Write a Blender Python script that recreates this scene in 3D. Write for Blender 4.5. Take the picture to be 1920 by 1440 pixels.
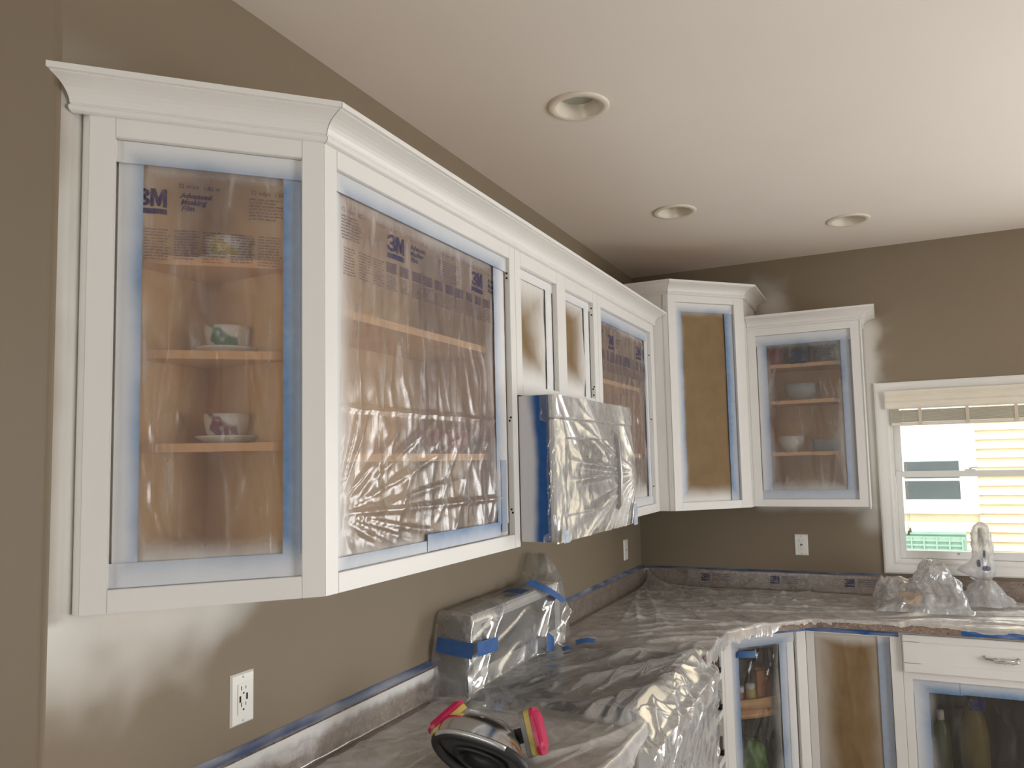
import bpy, bmesh, math, random
import numpy as np
from mathutils import Vector, Matrix, noise

random.seed(7)
for o in list(bpy.data.objects):
    bpy.data.objects.remove(o)
SC = bpy.context.scene
COL = SC.collection

# ------------------------------------------------------------------ camera
CAMX, CAMY, CAMZ = 1.3457, -4.4636, 1.6516
YAW, PITCH, ROLL, FPX = 0.4409, 0.0787, -0.0231, 1425.18
PPX, PPY = 980.16, 754.57
cam_data = bpy.data.cameras.new('camera')
cam = bpy.data.objects.new('camera', cam_data)
COL.objects.link(cam)
_f = Vector((-math.sin(YAW) * math.cos(PITCH), math.cos(YAW) * math.cos(PITCH), math.sin(PITCH)))
_r0 = Vector((math.cos(YAW), math.sin(YAW), 0))
_u0 = _r0.cross(_f)
_r = _r0 * math.cos(ROLL) + _u0 * math.sin(ROLL)
_u = _u0 * math.cos(ROLL) - _r0 * math.sin(ROLL)
cam.matrix_world = Matrix(((_r.x, _u.x, -_f.x, CAMX), (_r.y, _u.y, -_f.y, CAMY), (_r.z, _u.z, -_f.z, CAMZ), (0, 0, 0, 1)))
cam_data.sensor_width = 36
cam_data.sensor_fit = 'HORIZONTAL'
cam_data.lens = FPX * 36 / 1920
cam_data.shift_x = (960 - PPX) / 1920
cam_data.shift_y = (PPY - 720) / 1920
cam_data.clip_start = 0.02
SC.camera = cam

# ------------------------------------------------------------------ world, sun, daylight
SC.view_settings.view_transform = 'Standard'
SC.view_settings.look = 'None'
SC.view_settings.gamma = 1
SC.view_settings.use_curve_mapping = False
SC.view_settings.exposure = -0.10
SC.cycles.use_denoising = True
SC.cycles.max_bounces = 12
SC.cycles.diffuse_bounces = 5
SC.cycles.transparent_max_bounces = 24
SC.cycles.sample_clamp_indirect = 6
world = bpy.data.worlds.new('overcast_sky')
SC.world = world
world.use_nodes = True
bg = world.node_tree.nodes['Background']
bg.inputs[0].default_value = (0.93, 0.97, 1.0, 1)
bg.inputs[1].default_value = 3.6
sun_d = bpy.data.lights.new('sun', 'SUN')
sun_d.energy = 4.5
sun_d.angle = 0.05
sun_d.color = (1.0, 0.93, 0.82)
sun = bpy.data.objects.new('sun', sun_d)
COL.objects.link(sun)
sun.rotation_euler = Vector((0.30, 0.50, -1.2)).to_track_quat('-Z', 'Y').to_euler()


def area(name, loc, direction, sx, sy, energy, color=(1, 1, 1), portal=False):
    l = bpy.data.lights.new(name, 'AREA')
    l.shape = 'RECTANGLE'
    l.size, l.size_y = sx, sy
    l.energy = energy
    l.color = color
    o = bpy.data.objects.new(name, l)
    COL.objects.link(o)
    o.location = loc
    o.rotation_euler = Vector(direction).to_track_quat('-Z', 'Z').to_euler()
    if portal:
        l.cycles.is_portal = True
    return o


# daylight entering by the patio door at the right end of the back wall and by the side window; rear and far-left lights are added
area('daylight_patio_door', (3.55, -0.03, 1.10), (0, -1, 0.10), 1.7, 2.0, 72, (0.965, 0.985, 1.0))
area('daylight_side_window', (4.55, -2.75, 1.50), (-1, 0, 0.10), 2.0, 1.2, 70, (0.965, 0.985, 1.0))
area('added_rear_light', (-0.2, -7.5, 1.5), (0, 1, -0.10), 1.7, 1.2, 26, (0.97, 0.98, 0.98))  # added unseen, placed to light the return wall and angled cabinet
area('added_far_left_light', (-1.56, -5.5, 1.5), (1, 0.2, -0.05), 1.2, 1.2, 13, (0.97, 0.98, 0.98))  # unseen light added to brighten the return wall alone
area('portal_kitchen_window', (1.739, 0.075, 1.54), (0, -1, 0), 0.70, 0.88, 1, portal=True)

# ------------------------------------------------------------------ measures (metres; room corner at origin)
D, A, B, DL = 0.3237, 0.7229, 0.7207, 0.4002          # wall cabinet depth, corner cabinet
X0, Y0, Y1 = 0.0216, -3.5508, -3.2412                 # angled end cabinet face
YA, YM = -2.3353, -1.568                              # cabinet joints over the microwave
ZB, ZT, ZS = 1.394, 2.326, 1.862
ZTC = 2.481
X3 = 1.2715
ZCEIL = 2.767
YEND = -3.6036                                        # where the left wall stops
CTOP = 0.914
BFX, BFY = 0.66, -0.685                               # base cabinet faces

# ------------------------------------------------------------------ numpy noise
_rng = np.random.RandomState(3)
_perm = _rng.permutation(512)
_ang = _rng.rand(512) * 2 * np.pi
_gx, _gy = np.cos(_ang), np.sin(_ang)


def perlin(x, y, seed=0):
    x = np.asarray(x, float) + seed * 17.31
    y = np.asarray(y, float) + seed * 9.73
    xi, yi = np.floor(x).astype(int), np.floor(y).astype(int)
    fx, fy = x - xi, y - yi

    def gr(ix, iy, dx, dy):
        h = _perm[(ix + _perm[iy % 512]) % 512]
        return _gx[h] * dx + _gy[h] * dy
    u = fx * fx * fx * (fx * (fx * 6 - 15) + 10)
    v = fy * fy * fy * (fy * (fy * 6 - 15) + 10)
    a = gr(xi, yi, fx, fy) * (1 - u) + gr(xi + 1, yi, fx - 1, fy) * u
    b = gr(xi, yi + 1, fx, fy - 1) * (1 - u) + gr(xi + 1, yi + 1, fx - 1, fy - 1) * u
    return (a * (1 - v) + b * v) * 1.5


def fbm(x, y, seed=0, octv=3):
    r, amp = 0, 1.0
    for k in range(octv):
        r = r + amp * perlin(np.asarray(x) * 2 ** k, np.asarray(y) * 2 ** k, seed + k)
        amp *= 0.5
    return r


def crease(x, y, ang, sc, aniso, seed, p=3.0):
    """sharp ridges running along direction ang"""
    c, s = math.cos(ang), math.sin(ang)
    wob = 0.25 * perlin(x * sc * 0.5, y * sc * 0.5, seed + 5)
    a = (x * c + y * s) * sc / aniso
    b = (-x * s + y * c) * sc + wob
    n = np.abs(perlin(a, b, seed))
    return np.clip(1 - n * 2.2, 0, 1) ** p


def sstep(e0, e1, x):
    t = np.clip((np.asarray(x, float) - e0) / (e1 - e0), 0, 1)
    return t * t * (3 - 2 * t)


# ------------------------------------------------------------------ node materials
MATS = {}


class NT:
    def __init__(self, name):
        self.m = bpy.data.materials.new(name)
        self.m.use_nodes = True
        self.t = self.m.node_tree
        self.t.nodes.clear()
        self.out = self.t.nodes.new('ShaderNodeOutputMaterial')

    def n(self, typ, **kw):
        nd = self.t.nodes.new(typ)
        for k, v in kw.items():
            setattr(nd, k, v)
        return nd

    def link(self, a, b):
        self.t.links.new(a, b)

    def setv(self, nd, **kw):
        for k, v in kw.items():
            k2 = k.replace('_', ' ')
            for inp in nd.inputs:
                if inp.name == k2 and inp.enabled:
                    if hasattr(v, 'is_linked') or hasattr(v, 'links'):
                        self.link(v, inp)
                    else:
                        inp.default_value = v
                    break
        return nd

    def coords(self, scale=(1, 1, 1), kind='Object', rot=(0, 0, 0)):
        tc = self.n('ShaderNodeTexCoord')
        mp = self.n('ShaderNodeMapping')
        mp.inputs['Scale'].default_value = scale
        mp.inputs['Rotation'].default_value = rot
        self.link(tc.outputs[kind], mp.inputs['Vector'])
        return mp.outputs['Vector']

    def noise(self, scale, detail=3, vec=None, rough=0.5, dist=0.0):
        nd = self.n('ShaderNodeTexNoise')
        nd.inputs['Scale'].default_value = scale
        nd.inputs['Detail'].default_value = detail
        nd.inputs['Roughness'].default_value = rough
        nd.inputs['Distortion'].default_value = dist
        if vec is not None:
            self.link(vec, nd.inputs['Vector'])
        return nd.outputs[0]

    def ramp(self, fac, stops):
        r = self.n('ShaderNodeValToRGB')
        el = r.color_ramp.elements
        while len(el) < len(stops):
            el.new(0.5)
        for e, (p, c) in zip(el, stops):
            e.position = p
            e.color = c if len(c) == 4 else (*c, 1)
        self.link(fac, r.inputs[0])
        return r.outputs[0]

    def mixc(self, fac, a, b):
        m = self.n('ShaderNodeMix', data_type='RGBA')
        for sock, v in ((m.inputs[0], fac), (m.inputs[6], a), (m.inputs[7], b)):
            if hasattr(v, 'links'):
                self.link(v, sock)
            else:
                sock.default_value = v if not isinstance(v, tuple) else ((*v, 1) if len(v) == 3 else v)
        return m.outputs[2]

    def math(self, op, a, b=None):
        m = self.n('ShaderNodeMath', operation=op)
        for i, v in enumerate((a, b)):
            if v is None:
                continue
            if hasattr(v, 'links'):
                self.link(v, m.inputs[i])
            else:
                m.inputs[i].default_value = v
        return m.outputs[0]

    def bump(self, h, strength=0.2, dist=0.01):
        b = self.n('ShaderNodeBump')
        b.inputs['Strength'].default_value = strength
        b.inputs['Distance'].default_value = dist
        self.link(h, b.inputs['Height'])
        return b.outputs[0]

    def mixs(self, fac, a, b):
        m = self.n('ShaderNodeMixShader')
        if hasattr(fac, 'links'):
            self.link(fac, m.inputs[0])
        else:
            m.inputs[0].default_value = fac
        self.link(a, m.inputs[1])
        self.link(b, m.inputs[2])
        return m.outputs[0]

    def attr(self, name):
        a = self.n('ShaderNodeAttribute', attribute_name=name)
        return a.outputs['Fac']

    def principled(self, col, rough=0.5, metal=0.0, spec=0.5, normal=None, **kw):
        p = self.n('ShaderNodeBsdfPrincipled')
        if hasattr(col, 'links'):
            self.link(col, p.inputs['Base Color'])
        else:
            p.inputs['Base Color'].default_value = (*col, 1) if len(col) == 3 else col
        if hasattr(rough, 'links'):
            self.link(rough, p.inputs['Roughness'])
        else:
            p.inputs['Roughness'].default_value = rough
        p.inputs['Metallic'].default_value = metal
        p.inputs['Specular IOR Level'].default_value = spec
        if normal is not None:
            self.link(normal, p.inputs['Normal'])
        for k, v in kw.items():
            p.inputs[k].default_value = v
        return p.outputs[0]

    def done(self, sh, key):
        self.link(sh, self.out.inputs[0])
        MATS[key] = self.m
        return self.m


PAINT = (0.80, 0.79, 0.765)


def plain(key, col, rough=0.5, metal=0.0, spec=0.5, var=0.06, scale=8, bump=0.0, **kw):
    t = NT(key)
    nz = t.noise(scale, 4, t.coords())
    lo = tuple(c * (1 - var) for c in col)
    hi = tuple(min(1, c * (1 + var)) for c in col)
    c = t.ramp(nz, [(0.3, lo), (0.7, hi)])
    nrm = t.bump(t.noise(scale * 12, 2, t.coords()), bump, 0.002) if bump else None
    return t.done(t.principled(c, rough, metal, spec, nrm, **kw), key)


plain('white_paint', PAINT, 0.38, var=0.015, scale=3)
plain('trim_white', (0.80, 0.79, 0.76), 0.35, var=0.015)
plain('vinyl_white', (0.80, 0.80, 0.78), 0.35, var=0.01)
plain('base_interior_shaded', (0.085, 0.065, 0.045), 0.6, var=0.2)  # cabinet maple darkened, shade inside the base cabinets painted in
plain('maple', (0.84, 0.55, 0.265), 0.5, var=0.12, scale=5)
plain('maple_edge', (0.86, 0.50, 0.24), 0.45, var=0.06, scale=12)
plain('ceiling_paint', (0.765, 0.72, 0.665), 0.85, var=0.02, scale=1.5)
plain('black_metal', (0.02, 0.02, 0.02), 0.35, 0.4)
plain('hole_dark', (0.015, 0.014, 0.013), 0.8)
plain('outlet_white', (0.86, 0.85, 0.80), 0.3, var=0.01)
plain('light_trim', (0.74, 0.68, 0.58), 0.45, var=0.02)
plain('lamp_glass', (0.36, 0.40, 0.36), 0.3, var=0.05)
plain('steel', (0.55, 0.55, 0.54), 0.3, 1.0, var=0.05)
plain('slide_zinc', (0.30, 0.30, 0.29), 0.35, 0.8, var=0.1, scale=30)
plain('black_glass', (0.012, 0.012, 0.013), 0.08, 0.0, var=0.1)
plain('appliance_black', (0.03, 0.03, 0.03), 0.3, var=0.1)
plain('appliance_white', (0.75, 0.75, 0.73), 0.3, var=0.02)
plain('appliance_steel', (0.42, 0.41, 0.40), 0.32, 0.7, var=0.04)
plain('ceramic', (0.85, 0.84, 0.80), 0.15, var=0.02)
plain('magenta_plastic', (0.50, 0.015, 0.085), 0.3, var=0.06)
plain('yellow_plastic', (0.55, 0.42, 0.10), 0.4, var=0.2, scale=30)
plain('grey_plastic', (0.20, 0.20, 0.19), 0.4, var=0.1)
plain('black_rubber', (0.025, 0.025, 0.026), 0.5, var=0.2)
plain('dark_grey_rubber', (0.07, 0.07, 0.068), 0.45, var=0.2)
plain('silver_band', (0.55, 0.56, 0.56), 0.25, 0.5, var=0.05)
plain('blind_cream', (0.80, 0.75, 0.64), 0.5, var=0.04)
plain('cord_tan', (0.32, 0.25, 0.19), 0.6)
plain('ladder_tan', (0.62, 0.55, 0.44), 0.6)
plain('siding', (0.80, 0.66, 0.47), 0.6, var=0.05)
plain('house_trim', (0.9, 0.9, 0.88), 0.5, var=0.02)
plain('house_glass', (0.10, 0.115, 0.12), 0.1, var=0.2, scale=2)
plain('condenser_green', (0.28, 0.42, 0.34), 0.5, var=0.05)
plain('concrete', (0.50, 0.48, 0.45), 0.9, var=0.12)
plain('floor_tile', (0.36, 0.28, 0.20), 0.4, var=0.1, scale=4)
plain('red_item', (0.35, 0.06, 0.06), 0.4)
plain('dark_green_item', (0.03, 0.06, 0.045), 0.4)
plain('pale_grey_item', (0.45, 0.44, 0.42), 0.4)
plain('white_plastic', (0.82, 0.81, 0.78), 0.35, var=0.02)
plain('crimson_label', (0.30, 0.02, 0.05), 0.4)
plain('amber_box', (0.60, 0.22, 0.06), 0.5, var=0.2)
plain('yellow_label', (0.65, 0.52, 0.12), 0.5)
plain('green_bag', (0.12, 0.26, 0.05), 0.45, var=0.5, scale=14)
plain('yellow_item_shaded', (0.20, 0.15, 0.02), 0.5, var=0.3)  # yellow darkened to carry the shade under the sink
plain('green_bottle_shaded', (0.06, 0.10, 0.02), 0.3, var=0.2)  # green darkened to carry the shade under the sink
plain('brass', (0.33, 0.26, 0.16), 0.35, 0.8)


def floral(key, flower):
    t = NT(key)
    nz = t.noise(26, 1, t.coords())
    c = t.ramp(nz, [(0.52, (0.85, 0.84, 0.80)), (0.60, flower)])
    return t.done(t.principled(c, 0.15), key)


floral('cup_yellow', (0.70, 0.55, 0.10))
floral('cup_green', (0.05, 0.22, 0.12))
floral('cup_plum', (0.22, 0.03, 0.10))
floral('cup_pale', (0.55, 0.60, 0.50))


def wall_mat():
    t = NT('taupe_wall')
    nz = t.noise(2.0, 4, t.coords())
    base = t.ramp(nz, [(0.25, (0.232, 0.184, 0.127)), (0.75, (0.254, 0.202, 0.141))])
    mk = t.noise(5.0, 5, t.coords((1, 1, 3)), 0.7)
    base = t.mixc(t.ramp(mk, [(0.70, (0, 0, 0)), (0.80, (0.35, 0.35, 0.35))]), base, (0.17, 0.135, 0.09))
    c = t.mixc(t.attr('paint'), base, (0.78, 0.77, 0.73))
    fine = t.bump(t.noise(180, 2, t.coords()), 0.08, 0.002)
    t.done(t.principled(c, 0.6, 0, 0.35, fine), 'wall')


wall_mat()


def counter_mat():
    t = NT('mottled_laminate')
    v = t.coords()
    n1 = t.noise(14, 6, v, 0.65, 1.2)
    base = t.ramp(n1, [(0.30, (0.12, 0.078, 0.058)), (0.48, (0.235, 0.165, 0.128)), (0.62, (0.30, 0.225, 0.18)), (0.75, (0.43, 0.35, 0.29))])
    n2 = t.noise(38, 5, v, 0.6, 2.2)
    vein = t.ramp(n2, [(0.53, (0, 0, 0)), (0.60, (0.55, 0.55, 0.55))])
    c = t.mixc(vein, base, (0.48, 0.40, 0.34))
    n3 = t.noise(60, 2, v)
    sp = t.ramp(n3, [(0.68, (0, 0, 0)), (0.74, (0.8, 0.8, 0.8))])
    c = t.mixc(sp, c, (0.07, 0.04, 0.035))
    t.done(t.principled(c, 0.28), 'laminate')


counter_mat()


def tape_mat(key, col):
    t = NT(key)
    nz = t.noise(40, 3, t.coords((1, 1, 1)))
    base = t.ramp(nz, [(0.3, tuple(c * 0.85 for c in col)), (0.7, tuple(min(1, c * 1.12) for c in col))])
    c = t.mixc(t.attr('paint'), base, (0.80, 0.80, 0.79))
    h = t.bump(t.noise(400, 1, t.coords((1, 1, 0.2))), 0.15, 0.001)
    t.done(t.principled(c, 0.5, 0, 0.3, h), key)


tape_mat('tape_blue', (0.13, 0.235, 0.41))
tape_mat('tape_dusty', (0.075, 0.105, 0.19))
tape_mat('tape_deep_blue', (0.015, 0.10, 0.32))


def paper_mat():
    t = NT('kraft_paper')
    nz = t.noise(9, 5, t.coords())
    base = t.ramp(nz, [(0.3, (0.215, 0.14, 0.068)), (0.7, (0.26, 0.175, 0.09))])
    c = t.mixc(t.attr('paint'), base, (0.80, 0.79, 0.76))
    t.done(t.principled(c, 0.65, 0, 0.25), 'kraft')


paper_mat()


def film_mat(key, haze=0.16, tint=(0.95, 0.95, 0.94), rough=0.14, refl=1.0, streak=(30, 30, 3), bstr=0.25, bscale=1.0, milk=(0.80, 0.80, 0.79), back=0.35, cap=0.5):
    t = NT(key)
    v = t.coords(streak)
    n1 = t.noise(1.0, 5, v, 0.65, 0.6)
    n2 = t.noise(70 * bscale, 4, t.coords(), 0.6, 1.5)
    bh = t.math('ADD', n1, t.math('MULTIPLY', n2, 0.25))
    nrm = t.bump(bh, bstr, 0.004)
    tr = t.n('ShaderNodeBsdfTransparent')
    tr.inputs[0].default_value = (*tint, 1)
    df = t.n('ShaderNodeBsdfDiffuse')
    df.inputs[0].default_value = (*milk, 1)
    tl = t.n('ShaderNodeBsdfTranslucent')
    tl.inputs[0].default_value = (*milk, 1)
    t.link(nrm, df.inputs['Normal'])
    cloud = t.mixs(back, df.outputs[0], tl.outputs[0])
    hz = t.ramp(n1, [(0.30, (haze * 0.55,) * 3), (0.56, (haze,) * 3), (0.70, (min(1, haze * 2.2),) * 3)])
    body = t.mixs(hz, tr.outputs[0], cloud)
    gl = t.n('ShaderNodeBsdfGlossy')
    gl.inputs['Roughness'].default_value = rough
    t.link(nrm, gl.inputs['Normal'])
    fr = t.n('ShaderNodeFresnel')
    fr.inputs[0].default_value = 1.6
    t.link(nrm, fr.inputs['Normal'])
    fac = t.math('MINIMUM', t.math('MULTIPLY', fr.outputs[0], 1.7 * refl), cap)
    surf = t.mixs(fac, body, gl.outputs[0])
    pd = t.n('ShaderNodeBsdfDiffuse')
    pd.inputs[0].default_value = (0.80, 0.79, 0.77, 1)
    surf = t.mixs(t.attr('paint'), surf, pd.outputs[0])
    t.done(surf, key)


film_mat('film_window', 0.20, tint=(0.98, 0.97, 0.95), streak=(30, 30, 4), refl=1.2, rough=0.22, bstr=0.2)
film_mat('film_grey', 0.25, tint=(0.84, 0.85, 0.87), streak=(30, 30, 4), refl=1.15, rough=0.22, bstr=0.2)
film_mat('film_hazy', 0.15, tint=(0.80, 0.80, 0.80), streak=(26, 26, 5), rough=0.34, refl=0.35, bstr=0.12)
film_mat('film_shaded', 0.06, tint=(0.72, 0.71, 0.69), streak=(26, 26, 5), rough=0.16, refl=0.6, bstr=0.2)  # tint darkened to carry the shade inside the base cabinets
film_mat('film_clear', 0.15, streak=(7, 7, 7), rough=0.12, refl=1.2, bstr=0.12)
film_mat('film_counter', 0.70, streak=(9, 9, 9), rough=0.20, refl=1.25, bstr=0.10, milk=(0.93, 0.91, 0.885), cap=0.40)
film_mat('film_tight', 0.10, streak=(9, 9, 9), rough=0.25, refl=0.6, bstr=0.08, cap=0.25)
film_mat('film_range', 0.36, streak=(6, 6, 6), rough=0.18, refl=1.1, bstr=0.08, milk=(0.80, 0.79, 0.78), cap=0.42)
film_mat('film_silver', 0.66, streak=(5, 5, 5), rough=0.13, refl=1.7, bstr=0.04, milk=(0.92, 0.915, 0.91), cap=0.6)
film_mat('film_heap', 0.42, streak=(14, 14, 14), rough=0.13, refl=1.4, bstr=0.2, milk=(0.90, 0.92, 0.95), back=0.55, cap=0.55)
film_mat('film_milky', 0.74, streak=(12, 12, 12), rough=0.18, refl=0.6, bstr=0.12, milk=(0.93, 0.94, 0.96), back=0.62, cap=0.4)


def ink_mat(key, col, alpha):
    t = NT(key)
    tr = t.n('ShaderNodeBsdfTransparent')
    p = t.principled(col, 0.4)
    nz = t.noise(90, 3, t.coords((1, 1, 0.4)))
    f = t.ramp(nz, [(0.25, (alpha * 0.55,) * 3), (0.6, (alpha,) * 3)])
    t.done(t.mixs(f, tr.outputs[0], p), key)


ink_mat('ink_blue', (0.03, 0.04, 0.13), 0.85)
ink_mat('ink_faint', (0.06, 0.06, 0.13), 0.50)


def glass_mat(key, col, a, rough=0.03):
    t = NT(key)
    tr = t.n('ShaderNodeBsdfTransparent')
    tr.inputs[0].default_value = (*col, 1)
    gl = t.n('ShaderNodeBsdfGlossy')
    gl.inputs['Roughness'].default_value = rough
    fr = t.n('ShaderNodeFresnel')
    fr.inputs[0].default_value = 1.5
    t.done(t.mixs(t.math('ADD', fr.outputs[0], a), tr.outputs[0], gl.outputs[0]), key)


glass_mat('pane_glass', (0.97, 0.99, 0.98), 0.0)
glass_mat('visor_plastic', (0.34, 0.34, 0.33), 0.02, 0.14)
glass_mat('dish_glass', (0.80, 0.82, 0.80), 0.04, 0.45)

# ------------------------------------------------------------------ object helpers
def tag(o, label, cat, group=None):
    o['label'] = label
    o['category'] = cat
    if group:
        o['group'] = group
    return o


def thing(name, label, cat, loc, group=None):
    o = bpy.data.objects.new(name, None)
    o.empty_display_size = 0.05
    COL.objects.link(o)
    o.location = loc
    return tag(o, label, cat, group)


def wloc(o):
    v = Vector((0, 0, 0))
    while o is not None:
        v += o.location
        o = o.parent
    return v


def obj(name, V, F, mat, parent=None, smooth=False, paint=None, bevel=0.0):
    """V in world coordinates"""
    V = np.asarray(V, float)
    if parent is not None:
        off = np.array(wloc(parent))
        loc = (0, 0, 0)
    else:
        off = np.array([(V[:, 0].min() + V[:, 0].max()) / 2, (V[:, 1].min() + V[:, 1].max()) / 2, V[:, 2].min()])
        loc = off
    me = bpy.data.meshes.new(name)
    me.from_pydata((V - off).tolist(), [], F)
    if bevel:
        bm = bmesh.new()
        bm.from_mesh(me)
        bmesh.ops.recalc_face_normals(bm, faces=bm.faces)
        bmesh.ops.bevel(bm, geom=list(bm.edges), offset=bevel, segments=2, affect='EDGES', clamp_overlap=True)
        bm.to_mesh(me)
        bm.free()
    if paint is not None:
        at = me.attributes.new('paint', 'FLOAT', 'POINT')
        at.data.foreach_set('value', np.asarray(paint, np.float32).ravel())
    me.materials.append(MATS[mat] if isinstance(mat, str) else mat)
    if smooth:
        me.polygons.foreach_set('use_smooth', [True] * len(me.polygons))
    o = bpy.data.objects.new(name, me)
    COL.objects.link(o)
    o.location = loc
    if parent is not None:
        o.parent = parent
    return o


class Frame:
    """local face frame: s along the face, n outwards, z up"""
    def __init__(self, ox, oy, dx, dy):
        l = math.hypot(dx, dy)
        self.o = np.array([ox, oy])
        self.d = np.array([dx, dy]) / l
        self.nm = np.array([self.d[1], -self.d[0]])

    def __call__(self, s, n, z):
        s, n, z = np.broadcast_arrays(np.asarray(s, float), np.asarray(n, float), np.asarray(z, float))
        return np.stack([self.o[0] + self.d[0] * s + self.nm[0] * n, self.o[1] + self.d[1] * s + self.nm[1] * n, z], -1)


WORLD = Frame(0, 0, 1, 0)   # s = x, n = -y
BOXF = [(0, 1, 3, 2), (4, 6, 7, 5), (0, 4, 5, 1), (2, 3, 7, 6), (0, 2, 6, 4), (1, 5, 7, 3)]


def boxv(fr, s0, s1, n0, n1, z0, z1):
    return [fr(s, n, z) for s in (s0, s1) for n in (n0, n1) for z in (z0, z1)]


def box(name, fr, s0, s1, n0, n1, z0, z1, mat, parent=None, bevel=0.0015):
    return obj(name, boxv(fr, s0, s1, n0, n1, z0, z1), BOXF, mat, parent, bevel=bevel)


def wbox(name, x0, x1, y0, y1, z0, z1, mat, parent=None, bevel=0.0015):
    return box(name, WORLD, x0, x1, -y1, -y0, z0, z1, mat, parent, bevel)


def boxes(name, lst, mat, parent=None):
    V, F = [], []
    for fr, s0, s1, n0, n1, z0, z1 in lst:
        k = len(V)
        V += boxv(fr, s0, s1, n0, n1, z0, z1)
        F += [tuple(i + k for i in f) for f in BOXF]
    return obj(name, V, F, mat, parent)


def prism(name, poly, z0, z1, mat, parent=None, bevel=0.0):
    n = len(poly)
    V = [(x, y, z0) for x, y in poly] + [(x, y, z1) for x, y in poly]
    F = [tuple(range(n))[::-1], tuple(range(n, 2 * n))] + [(i, (i + 1) % n, n + (i + 1) % n, n + i) for i in range(n)]
    return obj(name, V, F, mat, parent, bevel=bevel)


def gridfaces(nu, nv):
    i = np.arange(nu - 1)[:, None] * nv + np.arange(nv - 1)[None, :]
    return np.stack([i, i + nv, i + nv + 1, i + 1], -1).reshape(-1, 4).tolist()


def sheet(name, pos, mat, parent=None, disp=None, paint=None, smooth=True):
    """pos (nu,nv,3); disp along the surface normal"""
    nu, nv = pos.shape[:2]
    if disp is not None:
        du = np.gradient(pos, axis=0)
        dv = np.gradient(pos, axis=1)
        nm = np.cross(du, dv)
        nm /= np.linalg.norm(nm, axis=-1, keepdims=True) + 1e-12
        pos = pos + nm * disp[..., None]
    return obj(name, pos.reshape(-1, 3), gridfaces(nu, nv), mat, parent, smooth, None if paint is None else np.clip(paint, 0, 1).reshape(-1))


def tube(name, pts, r, mat, parent=None, seg=10, closed=False, flat=1.0):
    pts = [Vector(p) for p in pts]
    n = len(pts)
    rr = r if isinstance(r, (list, tuple)) else [r] * n
    V = []
    up0 = None
    for i, p in enumerate(pts):
        a = pts[(i + 1) % n] if (closed or i < n - 1) else p
        b = pts[i - 1] if (closed or i > 0) else p
        t = (a - b).normalized()
        ref = Vector((0, 0, 1)) if abs(t.z) < 0.9 else Vector((1, 0, 0))
        if up0 is not None:
            ref = up0
        e1 = t.cross(ref).normalized()
        e2 = e1.cross(t).normalized()
        up0 = e2
        for k in range(seg):
            an = 2 * math.pi * k / seg
            V.append(tuple(p + e1 * math.cos(an) * rr[i] + e2 * math.sin(an) * rr[i] * flat))
    F = []
    for i in range(n if closed else n - 1):
        j = (i + 1) % n
        for k in range(seg):
            F.append((i * seg + k, i * seg + (k + 1) % seg, j * seg + (k + 1) % seg, j * seg + k))
    if not closed:
        F.append(tuple(range(seg))[::-1])
        F.append(tuple((n - 1) * seg + k for k in range(seg)))
    return obj(name, V, F, mat, parent, True)


def lathe(name, prof, c, mat, parent=None, seg=32, axis=None, cap=False):
    """prof: list (r,h) along axis from c"""
    ax = Vector(axis or (0, 0, 1)).normalized()
    ref = Vector((1, 0, 0)) if abs(ax.x) < 0.9 else Vector((0, 1, 0))
    e1 = ax.cross(ref).normalized()
    e2 = ax.cross(e1)
    c = Vector(c)
    V, F = [], []
    for r, h in prof:
        for k in range(seg):
            a = 2 * math.pi * k / seg
            V.append(tuple(c + ax * h + e1 * math.cos(a) * r + e2 * math.sin(a) * r))
    m = len(prof)
    for i in range(m - 1):
        for k in range(seg):
            F.append((i * seg + k, i * seg + (k + 1) % seg, (i + 1) * seg + (k + 1) % seg, (i + 1) * seg + k))
    if cap:
        F.append(tuple(range(seg)))
        F.append(tuple((m - 1) * seg + k for k in range(seg)))
    o = obj(name, V, F, mat, parent, True)
    return o


def struct(o):
    o['kind'] = 'structure'
    return o


# ------------------------------------------------------------------ room shell
def wall_grid(name, fr, s, z, paint, holes=(), thick=0.11):
    """front grid with a paint (overspray) attribute, plus a thick core behind it"""
    s, z = np.asarray(s), np.asarray(z)
    S, Z = np.meshgrid(s, z, indexing='ij')
    pos = fr(S, 0, Z)
    p = np.clip(paint(S, Z), 0, 1).ravel()
    nu, nv = len(s), len(z)
    F = gridfaces(nu, nv)
    keep = []
    k = 0
    for i in range(nu - 1):
        sc = (s[i] + s[i + 1]) / 2
        for j in range(nv - 1):
            zc = (z[j] + z[j + 1]) / 2
            if not any(h[0] < sc < h[1] and h[2] < zc < h[3] for h in holes):
                keep.append(F[k])
            k += 1
    V = pos.reshape(-1, 3).tolist()
    s0, s1, z0, z1 = s[0], s[-1], z[0], z[-1]
    core = [(s0, s1, z0, z1)]
    if holes:
        core, cur = [], s0
        for h in holes:
            core += [(cur, h[0], z0, z1), (h[0], h[1], h[3], z1)] + ([(h[0], h[1], z0, h[2])] if h[2] > z0 else [])
            cur = h[1]
        core.append((cur, s1, z0, z1))
    P = p.tolist()
    for c in core:
        n = len(V)
        V += [tuple(q) for q in boxv(fr, c[0], c[1], -thick, -0.001, c[2], c[3])]
        P += [0.0] * 8
        keep += [tuple(a + n for a in f) for f in BOXF]
    return struct(obj(name, V, keep, 'wall', None, True, P))


FL = Frame(0, 0, 0, 1)          # left wall: s = y, n = x


def rectdist(s, z, s0, s1, z0, z1):
    ds = np.maximum(np.maximum(s0 - s, s - s1), 0)
    dz = np.maximum(np.maximum(z0 - z, z - z1), 0)
    return np.hypot(ds, dz)


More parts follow.
